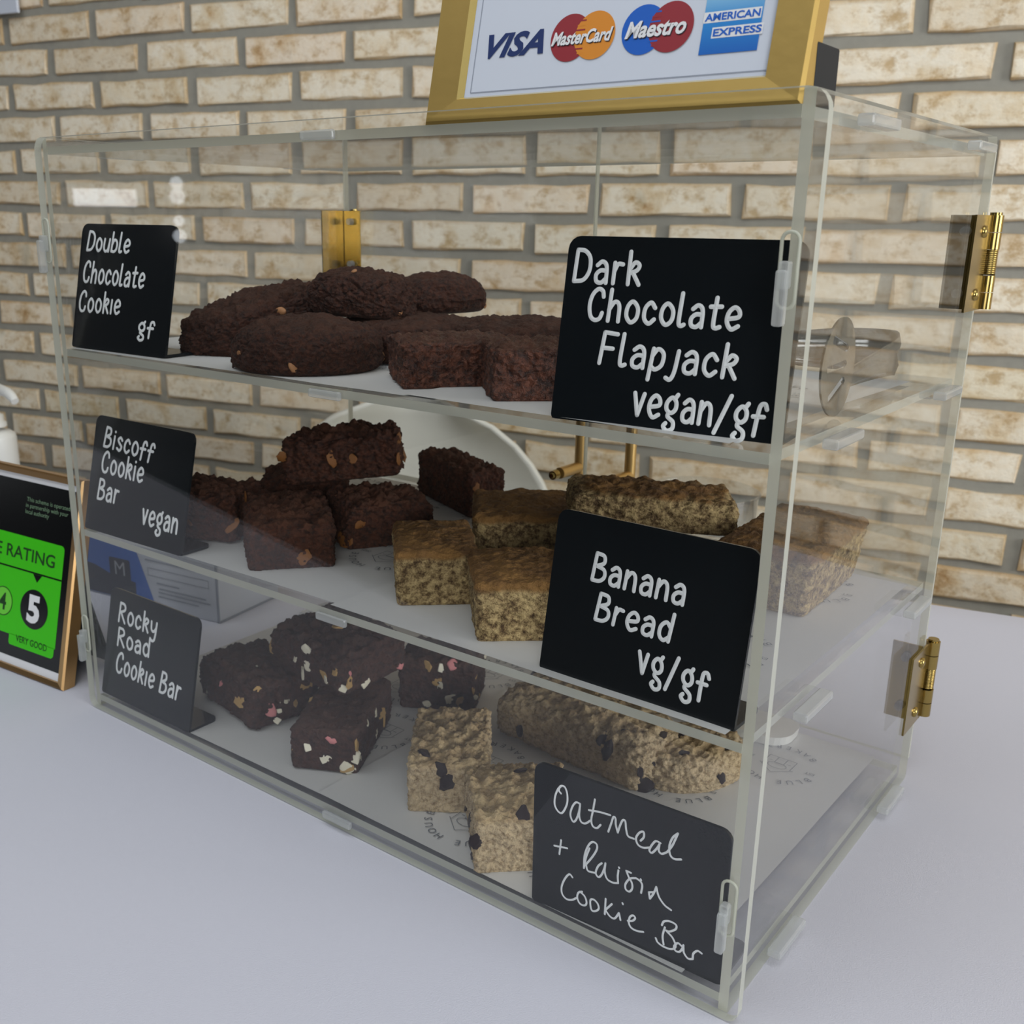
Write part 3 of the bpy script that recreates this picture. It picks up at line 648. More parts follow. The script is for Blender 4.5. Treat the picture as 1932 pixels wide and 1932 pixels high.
sign('S5', .0105, .0138, -.004, .202, .1562, .2013, SB, .050, 'black sign reading Rocky Road Cookie Bar at the bottom')
sign('S6', .7718, .0105, .0242, .2036, .1591, -.0552+.04, SB, .067, 'black sign hand-written Oatmeal + Raisin Cookie Bar at the bottom')

# ------------------------------------------------------------------ baked goods
def bake_mesh(L, W, Hh, dome, rnd_, cuts, seed, amp, lump, round_=0.0, taper=0.0, crack=0.0):
    bm = bmesh.new(); bmesh.ops.create_cube(bm, size=2)
    bmesh.ops.subdivide_edges(bm, edges=bm.edges[:], cuts=cuts, use_grid_fill=True)
    off = Vector((seed*3.17, seed*1.31, seed*0.77)); hx, hy, hz = L/2, W/2, Hh/2
    for v in bm.verts:
        x, y, z = v.co
        if round_:
            xr = x*math.sqrt(max(0, 1-y*y/2)); yr = y*math.sqrt(max(0, 1-x*x/2)); x = x+(xr-x)*round_; y = y+(yr-y)*round_
        p = Vector((x*hx, y*hy, z*hz))
        r = rnd_; q = Vector((max(-hx+r, min(hx-r, p.x)), max(-hy+r, min(hy-r, p.y)), max(-hz+r, min(hz-r, p.z))))
        if round_:
            # round the rim of a disc
            rad = math.hypot(p.x/hx, p.y/hy); e = max(0, rad-(1-r/hx))/(r/hx); zz = abs(p.z)/hz; ez = max(0, zz-(1-r/hz))/(r/hz)
            s_ = math.hypot(e, ez)
            if s_ > 1 and e > 0 and ez > 0:
                k = 1/s_; f = (1-r/hx+e*k*r/hx)/max(rad, 1e-6); p = Vector((p.x*f, p.y*f, math.copysign(hz*(1-r/hz+ez*k*r/hz), p.z)))
        else:
            d = p-q
            if d.length > 1e-9: p = q + d.normalized()*min(d.length, r)
        ux, uy = v.co.x, v.co.y; t = (p.z/hz+1)/2
        p.z += dome*t*(1-ux*ux)*(1-uy*uy) if not round_ else dome*t*max(0, 1-(p.x/hx)**2-(p.y/hy)**2)
        p.x *= 1+taper*(t-.5); p.y *= 1+taper*(t-.5)
        v.co = p
    bm.normal_update()
    disp = []
    for v in bm.verts:
        p = v.co + off; topw = max(0, v.normal.z)
        d = amp*noise.noise(p*28) + amp*.7*noise.noise(p*75) + amp*.6*noise.noise(p*190) + amp*.45*noise.noise(p*380)
        if lump:
            dv = noise.voronoi(p*62)[0]; d += lump*(.25+.75*topw)*(.55-dv[0]*1.3); dv = noise.voronoi(p*170)[0]; d += max(lump*.35, amp*.45)*(.5-dv[0]*1.2)
        if crack:
            d -= crack*max(0, .10-abs(noise.noise(p*30+Vector((9, 9, 9)))))/.10*(.4+.6*topw); d -= crack*.35*max(0, .10-abs(noise.noise(p*110+Vector((4, 1, 9)))))/.10
        if v.co.z < -hz+.004: d *= .15
        disp.append(d)
    for v, d in zip(bm.verts, disp):
        v.co += v.normal*d
        if v.co.z < -hz: v.co.z = -hz
    for v in bm.verts: v.co.z += hz
    for f in bm.faces: f.smooth = True
    return bm
_cm = {}
def chunk_mesh(kind, i):
    key = (kind, i)
    if key in _cm: return _cm[key]
    rnd = random.Random(hash(kind) % 97 + i*13 if False else sum(map(ord, kind))+i*13); bm = bmesh.new()
    bmesh.ops.create_icosphere(bm, subdivisions=2 if kind != 'biscuit_piece' else 1, radius=1)
    for v in bm.verts:
        v.co *= 1+.45*noise.noise(v.co*1.6+Vector((i*5, 0, sum(map(ord, kind)))))
        if kind in ('biscuit_piece', 'white_chocolate_chunk'): v.co = Vector([max(-.72, min(.72, c)) for c in v.co])
    me = bpy.data.meshes.new(kind); bm.to_mesh(me); bm.free()
    me.materials.append({'raisin': RAIS, 'white_chocolate_chunk': WCH, 'biscuit_piece': BISC, 'marshmallow_piece': PINK, 'nut_piece': NUT, 'caramel_patch': CARA}[kind])
    me.polygons.foreach_set('use_smooth', [kind not in ('biscuit_piece', 'white_chocolate_chunk')]*len(me.polygons))
    _cm[key] = me; return me
BASENAME = {'choc': 'chocolate_cookie', 'flap': 'chocolate_flapjack', 'bisc': 'caramel_cookie_bar', 'rock': 'rocky_road_bar', 'ban': 'banana_bread_slice', 'oat': 'oatmeal_raisin_bar'}
GROUPS = {'choc': 'double chocolate cookies on the top shelf', 'flap': 'chocolate flapjacks on the top shelf', 'bisc': 'caramel cookie bars on the middle shelf', 'rock': 'rocky road bars at the bottom', 'ban': 'banana bread slices on the middle shelf', 'oat': 'oatmeal raisin bars at the bottom'}
def bake(kind, label, x, y, z, yaw, L, W, Hh, dome=.006, rnd_=.009, amp=.0022, lump=.004, round_=0, taper=0, crack=0, tilt=(0, 0), cuts=46, bits=(), seed=1):
    t = thing(BASENAME[kind], label, {'choc': 'cookie', 'flap': 'flapjack', 'bisc': 'cookie bar', 'rock': 'cookie bar', 'ban': 'banana bread', 'oat': 'cookie bar'}[kind], V(x, y, z+.001), (0, 0, 0), GROUPS[kind])
    t.rotation_euler = Euler((math.radians(tilt[0]), math.radians(tilt[1]), math.radians(yaw)), 'XYZ')
    bm = bake_mesh(L, W, Hh, dome, rnd_, int(cuts*1.25), seed, amp, lump, round_, taper, crack)
    bm.normal_update()
    o = bm_obj('cake', bm, CAKE[kind], t)
    me = o.data; rnd = random.Random(seed*7+1)
    Rw = t.rotation_euler.to_matrix()
    eye = (cam.matrix_world.translation - t.location).normalized()
    cand = []
    for p in me.polygons:
        n_ = p.normal; c = p.center
        if c.z < .006*U: continue
        nw = Rw @ n_
        if nw.z < -.3 or max(abs(n_.x), abs(n_.y), abs(n_.z)) < .8 and not round_: continue
        cand.append((c.copy(), n_.copy(), nw.dot(eye)))
    for (bk, cnt, size, flatn, topok) in bits:
        got = 0; tries = 0; placed = []
        while got < cnt and tries < 900:
            tries += 1
            c, n_, f = cand[rnd.randrange(len(cand))]
            if f < -.2 or (n_.z > .5 and rnd.random() > topok): continue
            if any((c-q).length < size*U*1.3 for q in placed): continue
            placed.append(c); got += 1
            s_ = size*U*rnd.uniform(.65, 1.25)
            b = bpy.data.objects.new(bk, chunk_mesh(bk, rnd.randrange(5))); C.objects.link(b); b.parent = t
            b.location = c - n_*s_*flatn*.35
            q = n_.to_track_quat('Z', 'Y'); b.rotation_euler = (q @ Euler((0, 0, rnd.uniform(0, 6.28))).to_quaternion()).to_euler()
            b.scale = (s_*rnd.uniform(.8, 1.3), s_*rnd.uniform(.6, 1.0), s_*flatn)
    return t
NB = (('nut_piece', 3, .0055, .4, .6),)
bake('choc', 'chocolate cookie tilted up at the left end of the pile, beside the gf sign', .213, .166, S1+.004, 49, .190, .15, .058, .014, .022, round_=.85, crack=.004, tilt=(4, -17), bits=NB, seed=11, cuts=56, lump=.0075, amp=.004)
bake('choc', 'domed chocolate cookie lying flat in the front row, left of the flapjacks', .383, .092, S1, 49, .172, .155, .040, .022, .012, round_=1, crack=.004, bits=NB, seed=12, cuts=60, lump=.002, amp=.003)
bake('choc', 'chocolate cookie on top of the pile in front of the brass hinge', .352, .215, S1+.048, 45, .135, .125, .046, .014, .018, round_=1, crack=.006, tilt=(-4, 4), bits=(('nut_piece', 3, .004, .4, .6),), seed=13, cuts=56, lump=.005, amp=.0035)
bake('choc', 'smooth oval chocolate cookie stacked at the right end of the pile top', .357, .352, S1+.044, 40, .14, .12, .036, .020, .014, round_=.6, crack=.002, tilt=(-6, -4), bits=(('nut_piece', 5, .0055, .5, 1),), seed=14, lump=.002, amp=.0025)
bake('choc', 'chocolate cookie lying behind the front cookie and under the pile', .405, .245, S1, 30, .19, .17, .044, .010, .014, round_=1, crack=.004, bits=NB, seed=15, lump=.002, amp=.003)
bake('choc', 'chocolate cookie lying at the back behind the flapjacks', .53, .31, S1, 30, .20, .17, .046, .008, .014, round_=.7, crack=.004, bits=NB, seed=16, lump=.0025, amp=.003)
bake('flap', 'chocolate flapjack bar whose cut end faces front, beside the domed cookie', .570, .122, S1, 50, .120, .104, .048, .003, .005, .0028, .006, seed=21, cuts=64)
bake('flap', 'chocolate flapjack bar partly behind the dark chocolate flapjack sign', .700, .118, S1, 44, .125, .098, .053, .002, .006, .0028, .006, seed=22, cuts=64)
CB = (('caramel_patch', 3, .010, .14, .2),)
bake('bisc', 'caramel cookie bar at the far left beside the vegan sign', .150, .112, S2, 24, .13, .10, .064, .008, .010, .0035, .010, bits=CB, seed=31, cuts=60)
bake('bisc', 'caramel cookie bar nearest the front panel, its flat end facing forward', .302, .122, S2, 50.6, .108, .155, .060, .008, .010, .003, .008, bits=(('caramel_patch', 3, .014, .14, .2),), seed=32, cuts=60, tilt=(3, 0))
bake('bisc', 'caramel cookie bar hidden behind the front bar, under the stacked one', .195, .255, S2, 40, .12, .10, .066, .006, .010, .003, .009, bits=CB, seed=33, cuts=46)
bake('bisc', 'caramel cookie bar lying across the top of the pile, above all others', .262, .272, S2+.070, 40, .158, .095, .058, .010, .010, .004, .012, bits=(('caramel_patch', 7, .012, .14, .1),), seed=34, cuts=64, tilt=(2, -6))
bake('bisc', 'caramel cookie bar leaning under the right side of the stacked bar', .348, .240, S2, 66, .125, .090, .062, .008, .010, .0035, .009, bits=CB, seed=35, cuts=60, tilt=(6, 4))
bake('bisc', 'caramel cookie bar at the back right of the pile, in front of the white chair', .325, .447, S2, -23, .17, .06, .070, .004, .008, .003, .009, bits=CB, seed=36, cuts=60)
bake('ban', 'banana bread slice with its speckled cut end facing front, left of the pair', .536, .136, S2, 43, .092, .135, .064, .006, .007, .0016, .0028, taper=.06, seed=41, cuts=64)
bake('ban', 'banana bread slice nearest the front, its cut end beside the Banana Bread sign', .682, .113, S2, 42, .115, .120, .066, .006, .007, .0016, .0028, taper=.06, seed=42, cuts=64)
bake('ban', 'banana bread slice lying in the back row behind the front pair', .535, .335, S2, 38, .15, .14, .062, .004, .008, .002, .0035, taper=.05, seed=43)
bake('ban', 'banana bread slice behind the Banana Bread sign', .725, .27, S2, 40, .12, .14, .058, .004, .008, .002, .0035, seed=44)
bake('ban', 'long banana bread slice lying on top at the back below the door handles', .690, .365, S2+.060, 36, .20, .10, .040, .008, .010, .0024, .005, tilt=(2, 3), seed=45, cuts=60)
bake('ban', 'banana bread slice at the right end, seen through the side panel', .864, .395, S2, 92, .190, .105, .078, .004, .010, .002, .003, taper=.22, seed=46, cuts=60)
RB = (('white_chocolate_chunk', 8, .0095, .22, .08), ('biscuit_piece', 6, .013, .2, .08), ('marshmallow_piece', 2, .008, .3, .3))
bake('rock', 'rocky road bar at the far left beside the Rocky Road sign', .214, .135, SB, -11.5, .158, .11, .064, .010, .014, .003, .009, bits=RB, seed=51, cuts=60)
bake('rock', 'rocky road bar stacked on top of the other three', .313, .198, SB+.062, -6, .155, .125, .060, .010, .016, .003, .009, bits=RB, seed=52, cuts=60, tilt=(6, 3))
bake('rock', 'rocky road bar nearest the front panel, its cut end facing forward', .388, .128, SB, 27, .088, .16, .060, .003, .006, .0022, .004, bits=RB, seed=53, cuts=60)
bake('rock', 'rocky road bar at the back right of the pile', .405, .312, SB, 29, .11, .09, .076, .004, .008, .0025, .006, bits=RB, seed=54, cuts=56)
OB = (('raisin', 9, .0095, .35, .7),)
bake('oat', 'oatmeal raisin bar standing left, behind the front one', .560, .140, SB, 36, .094, .15, .064, .005, .006, .0024, .008, bits=OB, seed=61, cuts=64)
bake('oat', 'oatmeal raisin bar nearest the front, beside the Oatmeal sign', .700, .088, SB, 43, .110, .12, .067, .004, .006, .0024, .008, bits=OB, seed=62, cuts=64)
bake('oat', 'long browned oatmeal raisin bar lying diagonally behind the Oatmeal sign', .648, .315, SB, -5, .240, .11, .064, .014, .022, .003, .009, bits=(('raisin', 12, .011, .35, .7),), seed=63, cuts=64, tilt=(4, 0))
bake('oat', 'oatmeal raisin bar with a rounded end at the right of the pile', .780, .342, SB, 62, .15, .11, .045, .010, .018, .003, .008, round_=1, bits=OB, seed=64, cuts=54)

# ------------------------------------------------------------------ tongs on the top shelf
tg = thing('serving_tongs', 'steel serving tongs with slotted heads lying on the top shelf at right', 'tongs', V(.9, .35, S1+.003), (0, 0, 0))
def head_mesh():
    # slotted oval paddle in a vertical plane, three long slots cut through
    bm = bmesh.new(); n = 40
    outer = []
    for i in range(n):
        a = 2*math.pi*i/n; outer.append((.038*math.cos(a), .0445*math.sin(a)))
    def inner(cx, cy, l, w_, ang, m=10):
        c_, s_ = math.cos(ang), math.sin(ang); pts = []
        for i in range(m*2):
            a = 2*math.pi*i/(2*m); px = (l/2-w_/2)*(1 if math.cos(a) >= 0 else -1)+w_/2*math.cos(a); py = w_/2*math.sin(a)
            pts.append((cx+px*c_-py*s_, cy+px*s_+py*c_))
        return pts
    loops = [outer, inner(.004, .020, .040, .0075, -.30), inner(.002, 0, .044, .0065, .06), inner(.004, -.021, .040, .0075, .42)]
    eds = []
    for lp in loops:
        vs = [bm.verts.new((u, 0, v)) for u, v in lp]
        for i in range(len(vs)): eds.append(bm.edges.new((vs[i], vs[(i+1) % len(vs)])))
    bmesh.ops.triangle_fill(bm, use_beauty=True, use_dissolve=False, edges=eds)
    for v in bm.verts: v.co.y = -.35*(v.co.x**2+v.co.z**2)*6
    r = bmesh.ops.solidify(bm, geom=bm.faces[:], thickness=.002)
    for f in bm.faces: f.smooth = False
    return bm
hA = bm_obj('slotted_head', head_mesh(), STEEL, tg); hA.location = Vector((.058, -.158, .0430))*U; hA.rotation_euler = (0, 0, math.radians(88))
hB = bm_obj('slotted_head', head_mesh(), STEEL, tg); hB.location = Vector((-.205, .045, .0430))*U; hB.rotation_euler = (0, 0, math.radians(12))
def strap(pts, h0, h1, ridge=.0016):
    bm = bmesh.new(); pts = smooth_line(pts, 8); N = len(pts); rows = 9; grid = []
    for i, p in enumerate(pts):
        d = (pts[min(i+1, N-1)]-pts[max(i-1, 0)]).normalized(); nn = Vector((-d.y, d.x)); t = i/(N-1)
        hh = h0[0]+(h0[1]-h0[0])*math.sin(math.pi*t) if False else h0[0]*(1-t)+h0[1]*t
        grid.append([bm.verts.new((p.x+nn.x*ridge*math.cos(j/(rows-1)*math.pi*4), p.y+nn.y*ridge*math.cos(j/(rows-1)*math.pi*4), h1+hh*(j/(rows-1)-.5))) for j in range(rows)])
    for a, b in zip(grid, grid[1:]):
        for j in range(rows-1): bm.faces.new([a[j], b[j], b[j+1], a[j+1]])
    bmesh.ops.solidify(bm, geom=bm.faces[:], thickness=.0016)
    for f in bm.faces: f.smooth = True
    return bm
bm_obj('spring_arm', strap([(.055, -.125), (.046, -.04), (.040, .04), (.036, .10), (.030, .128)], (.016, .048), .0255), STEEL, tg)
bm_obj('spring_bend', strap([(.030, .128), (.018, .152), (-.005, .160), (-.03, .150), (-.045, .135)], (.048, .048), .0255), STEEL, tg)
bm_obj('spring_arm', strap([(-.045, .135), (-.09, .105), (-.14, .078), (-.175, .058)], (.048, .020), .0255), STEEL, tg)

# ------------------------------------------------------------------ card payment sign on the top
pay = thing('payment_sign', 'gold-framed sign showing payment card logos on top of the display case', 'sign', V(.6289, .0100, ZT+.0006), (0, 0, .0067))
PL = .2191; PW, PH, PT = .3458, .33, .021
RotP = (-PL, 0, 0)
GOLD = flat('brushed_gold', (190, 160, 92), 0.5, 0.75, bump=.15, bscale=120)
GOLDL = flat('polished_gold_lip', (226, 202, 128), 0.2, 1.0)
def frame_mesh(w_, h_, bl, br, bb, bt, th, name, par, mat, lipmat, lean, lip=.0045):
    bm = bmesh.new()
    O = [(0, 0), (w_, 0), (w_, h_), (0, h_)]; I = [(bl, bb), (w_-br, bb), (w_-br, h_-bt), (bl, h_-bt)]
    c = .0025; O2 = [(c, c), (w_-c, c), (w_-c, h_-c), (c, h_-c)]
    for i in range(4):
        j = (i+1) % 4
        rings = [(O[i], O[j], th), (O[i], O[j], .003), (O2[i], O2[j], 0), (I[i], I[j], .0015)]
        for (a, b, y0_), (a2, b2, y1_) in zip(rings, rings[1:]):
            vs = [bm.verts.new((a[0], y0_, a[1])), bm.verts.new((b[0], y0_, b[1])), bm.verts.new((b2[0], y1_, b2[1])), bm.verts.new((a2[0], y1_, a2[1]))]
            bm.faces.new(vs)
        vs = [bm.verts.new((O[i][0], th, O[i][1])), bm.verts.new((O[j][0], th, O[j][1])), bm.verts.new((I[j][0], th, I[j][1])), bm.verts.new((I[i][0], th, I[i][1]))]; bm.faces.new(vs)
    bmesh.ops.remove_doubles(bm, verts=bm.verts, dist=1e-6)
    f = bm_obj(name, bm, mat, par); f.rotation_euler = (-lean, 0, 0)
    bm = bmesh.new(); I2 = [(bl+lip, bb+lip*.6), (w_-br-lip*.3, bb+lip*.6), (w_-br-lip*.3, h_-bt-lip), (bl+lip, h_-bt-lip)]
    for i in range(4):
        j = (i+1) % 4
        bm.faces.new([bm.verts.new((I[i][0], .0015, I[i][1])), bm.verts.new((I[j][0], .0015, I[j][1])), bm.verts.new((I2[j][0], .006, I2[j][1])), bm.verts.new((I2[i][0], .006, I2[i][1]))])
    bmesh.ops.remove_doubles(bm, verts=bm.verts, dist=1e-6)
    l = bm_obj('inner_lip', bm, lipmat, f)
    return f
fr_ = frame_mesh(PW, PH, .033, .030, .0205, .031, PT, 'frame', pay, GOLD, GOLDL, PL)
CARD = flat('glossy_white_card', (216, 222, 234), 0.25)
card = mk('printed_card', [(.030, .0062, .018), (PW-.028, .0062, .018), (PW-.028, .0062, PH-.02), (.030, .0062, PH-.02)], [[0, 1, 2, 3]], CARD, pay); card.rotation_euler = RotP
Yp = .0059
NAVY = flat('navy_ink', (28, 50, 104), .5); MRED = flat('dark_red_ink', (150, 42, 52), .5); MORG = flat('orange_ink', (224, 142, 44), .5); MBLU = flat('blue_ink', (20, 96, 196), .5)
WINK = flat('white_ink', (236, 236, 238), .5); GLINE = flat('grey_line_ink', (150, 156, 170), .6); DINK = flat('shadow_ink', (40, 30, 40), .6)
def pp(n_, pts, dy, mat): return poly_xz(n_, pts, Yp-dy, mat, card)
for (a, b) in (((.0440, .0268), (.3135, .0268)), ((.0440, .0268), (.0440, .30)),):
    d_ = (Vector(b)-Vector(a)).normalized(); k = Vector((-d_.y, d_.x))*.0004; A_, B_ = Vector(a), Vector(b)
    pp('border_line', [tuple(A_-k), tuple(B_-k), tuple(B_+k), tuple(A_+k)], .0001, GLINE)
text_obj('visa_lettering', 'VISA', .056, .1150, .0543, .0746, Yp-.0002, NAVY, card, bold=.035, shear=.35)
def two_discs(c1, c2, v, r, m1, m2, nm):
    pp('logo_disc', disc_pts(c1, v, r), .0002, m1); pp('logo_disc', disc_pts(c2, v, r), .0003, m2)
    mid = (c1+c2)/2; top = math.sqrt(max(0, r*r-((c2-c1)/2)**2))
    for k in range(8):
        vv = v + top*(-.86+1.72*k/7)
        if abs(vv-v) < top*.33: continue
        wd = math.sqrt(max(1e-9, r*r-(vv-v)**2)); xl, xr = c2-wd, c1+wd
        pp('logo_stripe', [(xl-.0006, vv-.0009), ((xl+xr)/2+.002, vv-.0009), ((xl+xr)/2+.002, vv+.0003), (xl-.0006, vv+.0003)], .0004, m1 if k % 2 else m2)
two_discs(.1400, .1630, .0647, .0189, MRED, MORG, 'm')
two_discs(.2070, .2308, .0648, .0190, MBLU, MRED, 'm')
for tx, a, b, v0, v1, cap in (('MasterCard', .1225, .1800, .0590, .0700, 1), ('Maestro', .1915, .2440, .0585, .0715, 1)):
    text_obj('logo_shadow', tx, a+.0007, b+.0007, v0-.0007, v1-.0007, Yp-.0006, DINK, card, bold=.03, shear=.3)
    text_obj('logo_lettering', tx, a, b, v0, v1, Yp-.0008, WINK, card, bold=.03, shear=.3)
m, nt, p = newmat('blue_square_ink'); tc0 = nd(nt, 'ShaderNodeTexCoord'); sp0 = nd(nt, 'ShaderNodeSeparateXYZ'); nt.links.new(tc0.outputs['Generated'], sp0.inputs[0])
cr0 = ramp(nt, sp0.outputs[2], [(0, s2l((16, 100, 190))), (.55, s2l((40, 140, 215))), (1, s2l((150, 205, 235)))]); nt.links.new(cr0, p.inputs['Base Color']); AMX = m
pp('logo_square', [(.2576, .0415), (.3038, .0415), (.3038, .0877), (.2576, .0877)], .0002, AMX)
for tx, a, b, v0, v1 in (('AMERICAN', .2585, .3020, .0655, .0710), ('EXPRESS', .2670, .3050, .0540, .0595)):
    pp('logo_band', [(a-.0012, v0-.0012), (b+.0008, v0-.0012), (b+.0008, v1+.0012), (a-.0012, v1+.0012)], .0003, WINK)
    text_obj('logo_lettering', tx, a, b, v0, v1, Yp-.0005, MBLU, card, bold=.03)
bm = rounded_box(.24, PW+.001, .0212, .066, .001, .043, .002); bk = bm_obj('back_rest', bm, flat('black_card_board', (12, 16, 22), .7), pay); bk.rotation_euler = (0, 0, 0)
bm = bmesh.new(); box_bm(bm, .002, PW-.002, PT-.001, PT+.002, .002, PH-.002); bb_ = bm_obj('backing_board', bm, BLACKB, pay); bb_.rotation_euler = RotP

# ------------------------------------------------------------------ food hygiene rating sign at left
RWd, RH, RL_ = .53, .3177, .227
rt = thing('rating_sign', 'gold-framed green and black hygiene rating sign standing left of the case', 'sign', V(-.073, -.0011, .0006), (0, 0, .0929))
PGOLD = flat('pale_gold', (204, 164, 112), 0.3, 1.0)
MATW = flat('white_mount', (226, 226, 228), .6); GRN = flat('bright_green', (60, 200, 0), .45); BLK = flat('black_card', (10, 12, 14), .2)
GTXT = flat('dark_green_ink', (16, 60, 14), .5); SMALLT = flat('pale_green_ink', (120, 150, 118), .5)
rh = bpy.data.objects.new('frame_holder', None)
def shift(o, dx): o.location = (dx*U, 0, 0); return o
f2 = frame_mesh(RWd, RH, .0135, .0135, .0095, .0105, .022, 'frame', rt, PGOLD, PGOLD, RL_, lip=.001); f2.location = (-RWd*U, 0, 0)
mt = mk('mount', [(-RWd+.012, .005, .009), (-.0130, .005, .009), (-.0130, .005, RH-.009), (-RWd+.012, .005, RH-.009)], [[0, 1, 2, 3]], MATW, rt); mt.rotation_euler = (-RL_, 0, 0)
certificate = poly_xz('certificate', rrect(-RWd+.02, -.0145, .0226, .298, (.003,)*4), .0046, BLK, rt); certificate.rotation_euler = (-RL_, 0, 0)
Y2 = .0044
def rp(n_, pts, dy, mat): return poly_xz(n_, pts, Y2-dy, mat, certificate)
rp('green_panel', rrect(-.50, -.031, .0565, .2135, (.006, 0, .007, .006)), 0, GRN)
rp('green_panel', rrect(-.1437, -.0335, .0405, .0575, (.005, .007, 0, 0)), 0, GRN)
rp('divider_line', [(-.50, .1585), (-.031, .1605), (-.031, .1630), (-.50, .161)], .0003, BLK)
rp('pointer', [(-.0985, .1600), (-.0877, .1480), (-.0770, .1600)], .0003, BLK)
rp('number_disc', disc_pts(-.0888, .106, .0335, .0305), .0003, BLK)
text_obj('rating_number', '5', -.1045, -.0745, .084, .128, Y2-.0006, WINK, certificate, bold=.045)
rp('number_ring', disc_pts(-.166, .1045, .0240, .0230), .0003, GTXT); rp('number_disc', disc_pts(-.166, .1045, .0225, .0215), .0005, flat('light_green', (110, 210, 60), .4))
text_obj('rating_number', '4', -.1755, -.1570, .091, .118, Y2-.0008, GTXT, certificate, bold=.02)
text_obj('rating_lettering', 'HYGIENE RATING', -.3150, -.0500, .1765, .1965, Y2-.0003, GTXT, certificate, bold=.012)
text_obj('rating_lettering', 'VERY GOOD', -.1260, -.0500, .0485, .0590, Y2-.0003, GTXT, certificate, bold=.01)
for tx, a, b, v in (('This scheme is operated', -.130, -.027, .266), ('in partnership with your', -.1312, -.030, .2565), ('local authority', -.1312, -.074, .2470)):
    text_obj('small_print', tx, a, b, v, v+.0085, Y2-.0003, SMALLT, certificate)
bm = bmesh.new(); box_bm(bm, -RWd+.003, -.003, .0215, .025, .002, RH-.002); b3 = bm_obj('backing_board', bm, BLK, rt); b3.rotation_euler = (-RL_, 0, 0)
bm = bmesh.new(); box_bm(bm, -.32, -.02, .02, .024, .0, .20); b4 = bm_obj('easel_leg', bm, BLK, rt); b4.location = (0, .085*U, 0); b4.rotation_euler = (.25, 0, 0)

# ------------------------------------------------------------------ things behind the case
bx = thing('product_box', 'blue and white cardboard box with an M badge behind the case at left', 'box', V(-.1086, .3226, .0006), (0, 0, math.radians(9)))
bm = rounded_box(-.46, 0, 0, .16, 0, .112, .0012, 1)
CARDB = flat('white_cardboard', (190, 194, 202), .6); bm_obj('carton', bm, CARDB, bx)
BB = flat('box_blue', (44, 96, 176), .5); BD = flat('box_dark', (26, 34, 52), .5); BG = flat('box_grey_print', (140, 146, 156), .6)
yb_ = -.0006
poly_xz('blue_print', [(-.458, .003), (-.151, .003), (-.194, .109), (-.458, .109)], yb_, BB, bx)
poly_xz('dark_product_print', [(-.44, .004), (-.198, .004), (-.198, .040), (-.26, .046), (-.30, .058), (-.44, .072)], yb_-.0003, BD, bx)
poly_xz('badge', rrect(-.262, -.209, .036, .080, (.004,)*4), yb_-.0006, BD, bx)
text_obj('badge_letter', 'M', -.248, -.223, .048, .074, yb_-.0009, flat('badge_grey', (150, 154, 160), .5), bx)
for i, (a, b, v) in enumerate(((-.145, -.09, .047), (-.140, -.028, .037), (-.142, -.018, .030), (-.143, -.046, .022), (-.170, -.022, .088))):
    poly_xz('print_line', [(a, v), (b, v), (b, v+.0028), (a, v+.0028)], yb_-.0003, BG, bx)
for u0_, u1_, v0_, v1_ in ((-.165, -.020, .060, .0612), (-.165, -.020, .074, .0752), (-.165, -.1638, .060, .0752), (-.0212, -.020, .060, .0752)):
    poly_xz('print_line', [(u0_, v0_), (u1_, v0_), (u1_, v1_), (u0_, v1_)], yb_-.0003, BG, bx)
bm = bmesh.new(); box_bm(bm, -.0045, .0006, -.0008, .001, 0, .112); box_bm(bm, .0001, .0008, 0, .16, 0.0, .004); bm_obj('edge_print', bm, BG, bx)

bt = thing('pump_bottle', 'white pump dispenser bottle behind the rating sign', 'bottle', V(-1.36, .60, .0006))
bm = bmesh.new(); lathe_bm(bm, [(0, 0), (.050, 0), (.054, .006), (.054, .118), (.052, .128), (.040, .136), (0, .148)], 40); bm_obj('body', bm, WHITEP, bt)
bm = bmesh.new(); lathe_bm(bm, [(.034, .148), (.034, .158), (.028, .162), (.028, .178), (.012, .186), (.012, .232), (.02, .236), (.02, .256), (0, .260)], 28); bm_obj('pump_collar', bm, WHITEP, bt)
bm = bmesh.new(); tube_bm(bm, [(0, 0, .250), (.06, -.005, .252), (.11, -.010, .250), (.138, -.013, .242), (.152, -.014, .232)], [.015, .0145, .013, .012, .010], 14); bm_obj('nozzle', bm, WHITEP, bt)

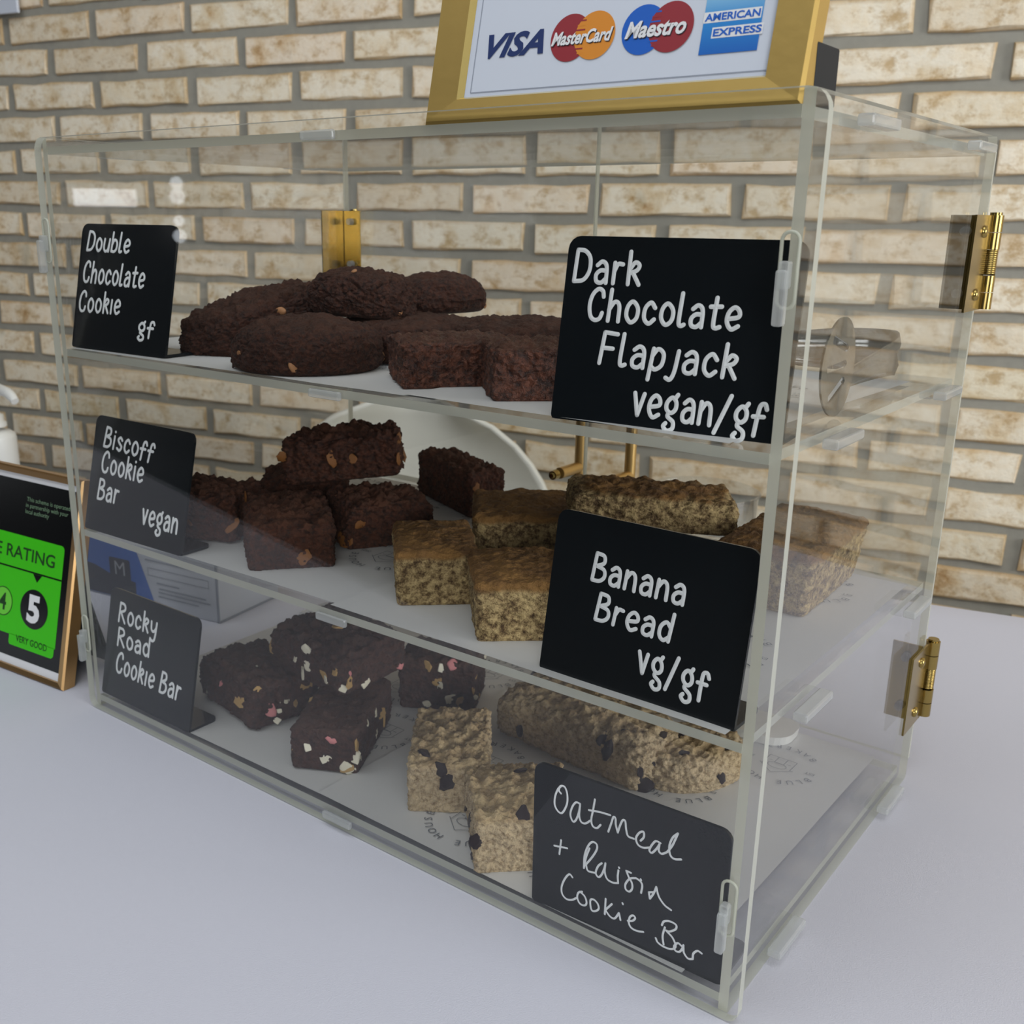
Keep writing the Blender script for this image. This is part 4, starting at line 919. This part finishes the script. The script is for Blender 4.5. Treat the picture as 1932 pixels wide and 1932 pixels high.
def chair():
    t = thing('shell_chair', 'white moulded shell chair standing behind the table', 'chair', V(-.62, 1.27, ZF), (0, 0, RYAW+.1))
    bm = bmesh.new(); nu, nv = 40, 26; g = []
    for i in range(nu+1):
        a = -1+2*i/nu; row = []
        for j in range(nv+1):
            b = j/nv
            # b: 0 front lip of the seat, .45 seat back, 1 top of the backrest
            if b < .45: y = -.24+.50*(b/.45); z = .80 - .03*math.sin(b/.45*math.pi)
            else: k = (b-.45)/.55; y = .26+.10*math.sin(k*1.5); z = .80 + .02*k + .70*k**1.15
            w_ = .475*math.sqrt(max(.02, 1-(max(0, b-.6)/.41)**2.6))
            x = a*w_; y -= .10*abs(a)**2.2*(1 if b > .4 else b/.4); z += .16*abs(a)**3*(1-b) if b < .6 else 0.064*abs(a)**3*(1-b)/.4
            row.append(bm.verts.new((x, y, z)))
        g.append(row)
    for A, B in zip(g, g[1:]):
        for j in range(nv): bm.faces.new([A[j], B[j], B[j+1], A[j+1]])
    bmesh.ops.recalc_face_normals(bm, faces=bm.faces)
    bmesh.ops.solidify(bm, geom=bm.faces[:], thickness=.014)
    for f in bm.faces: f.smooth = True
    bm_obj('shell', bm, flat('chair_white', (232, 230, 218), .4), t)
    WOOD = flat('beech', (190, 150, 104), .5)
    for sx in (-1, 1):
        for sy in (-1, 1):
            bm = bmesh.new(); tube_bm(bm, [(sx*.40, sy*.36, 0), (sx*.20, sy*.18, .76)], [.018, .026], 12); bm_obj('leg', bm, WOOD, t)
chair()

jar = thing('glass_bowl', 'clear glass bowl on the table behind the banana bread', 'bowl', V(.46, 1.00, .0006))
bm = bmesh.new(); lathe_bm(bm, [(0, .002), (.055, 0), (.085, .04), (.10, .12), (.104, .198), (.108, .202), (.104, .204), (.096, .12), (.08, .045), (.05, .008), (0, .010)], 40); bm_obj('bowl', bm, CLEARP, jar)
gn = thing('green_napkin_pack', 'small green packet standing behind the caramel bars and banana bread', 'packet', V(.262, 1.02, .0006), (0, 0, .5))
bm = rounded_box(-.05, .05, -.02, .02, 0, .175, .008); bm_obj('packet', bm, flat('green_plastic', (20, 120, 70), .4), gn)
tr_ = thing('white_tray', 'white round-cornered tray at the back of the bottom shelf', 'tray', V(.775, .487, SB+.0040), (0, 0, .02))
bm = bmesh.new(); out = rrect(-.07, .075, -.018, .05, (.004, .03, .02, .004), 6); n_ = len(out)
A = [bm.verts.new((u, v, 0)) for u, v in out]; B = [bm.verts.new((u*1.02, v*1.02, .012)) for u, v in out]; bm.faces.new(A[::-1]); bm.faces.new(B)
for i in range(n_): bm.faces.new([A[i], A[(i+1) % n_], B[(i+1) % n_], B[i]])
bm_obj('tray_body', bm, WHITEP, tr_)

nt_paper = thing('wall_notice', 'white card fixed to the bricks at the top left corner', 'notice', RW(-3.14, .03, 1.42), (0, 0, RYAW))
bm = rounded_box(-.13, .053, -.006, .006, -.066, .12, .002, 1); bm_obj('card', bm, CARD, nt_paper)
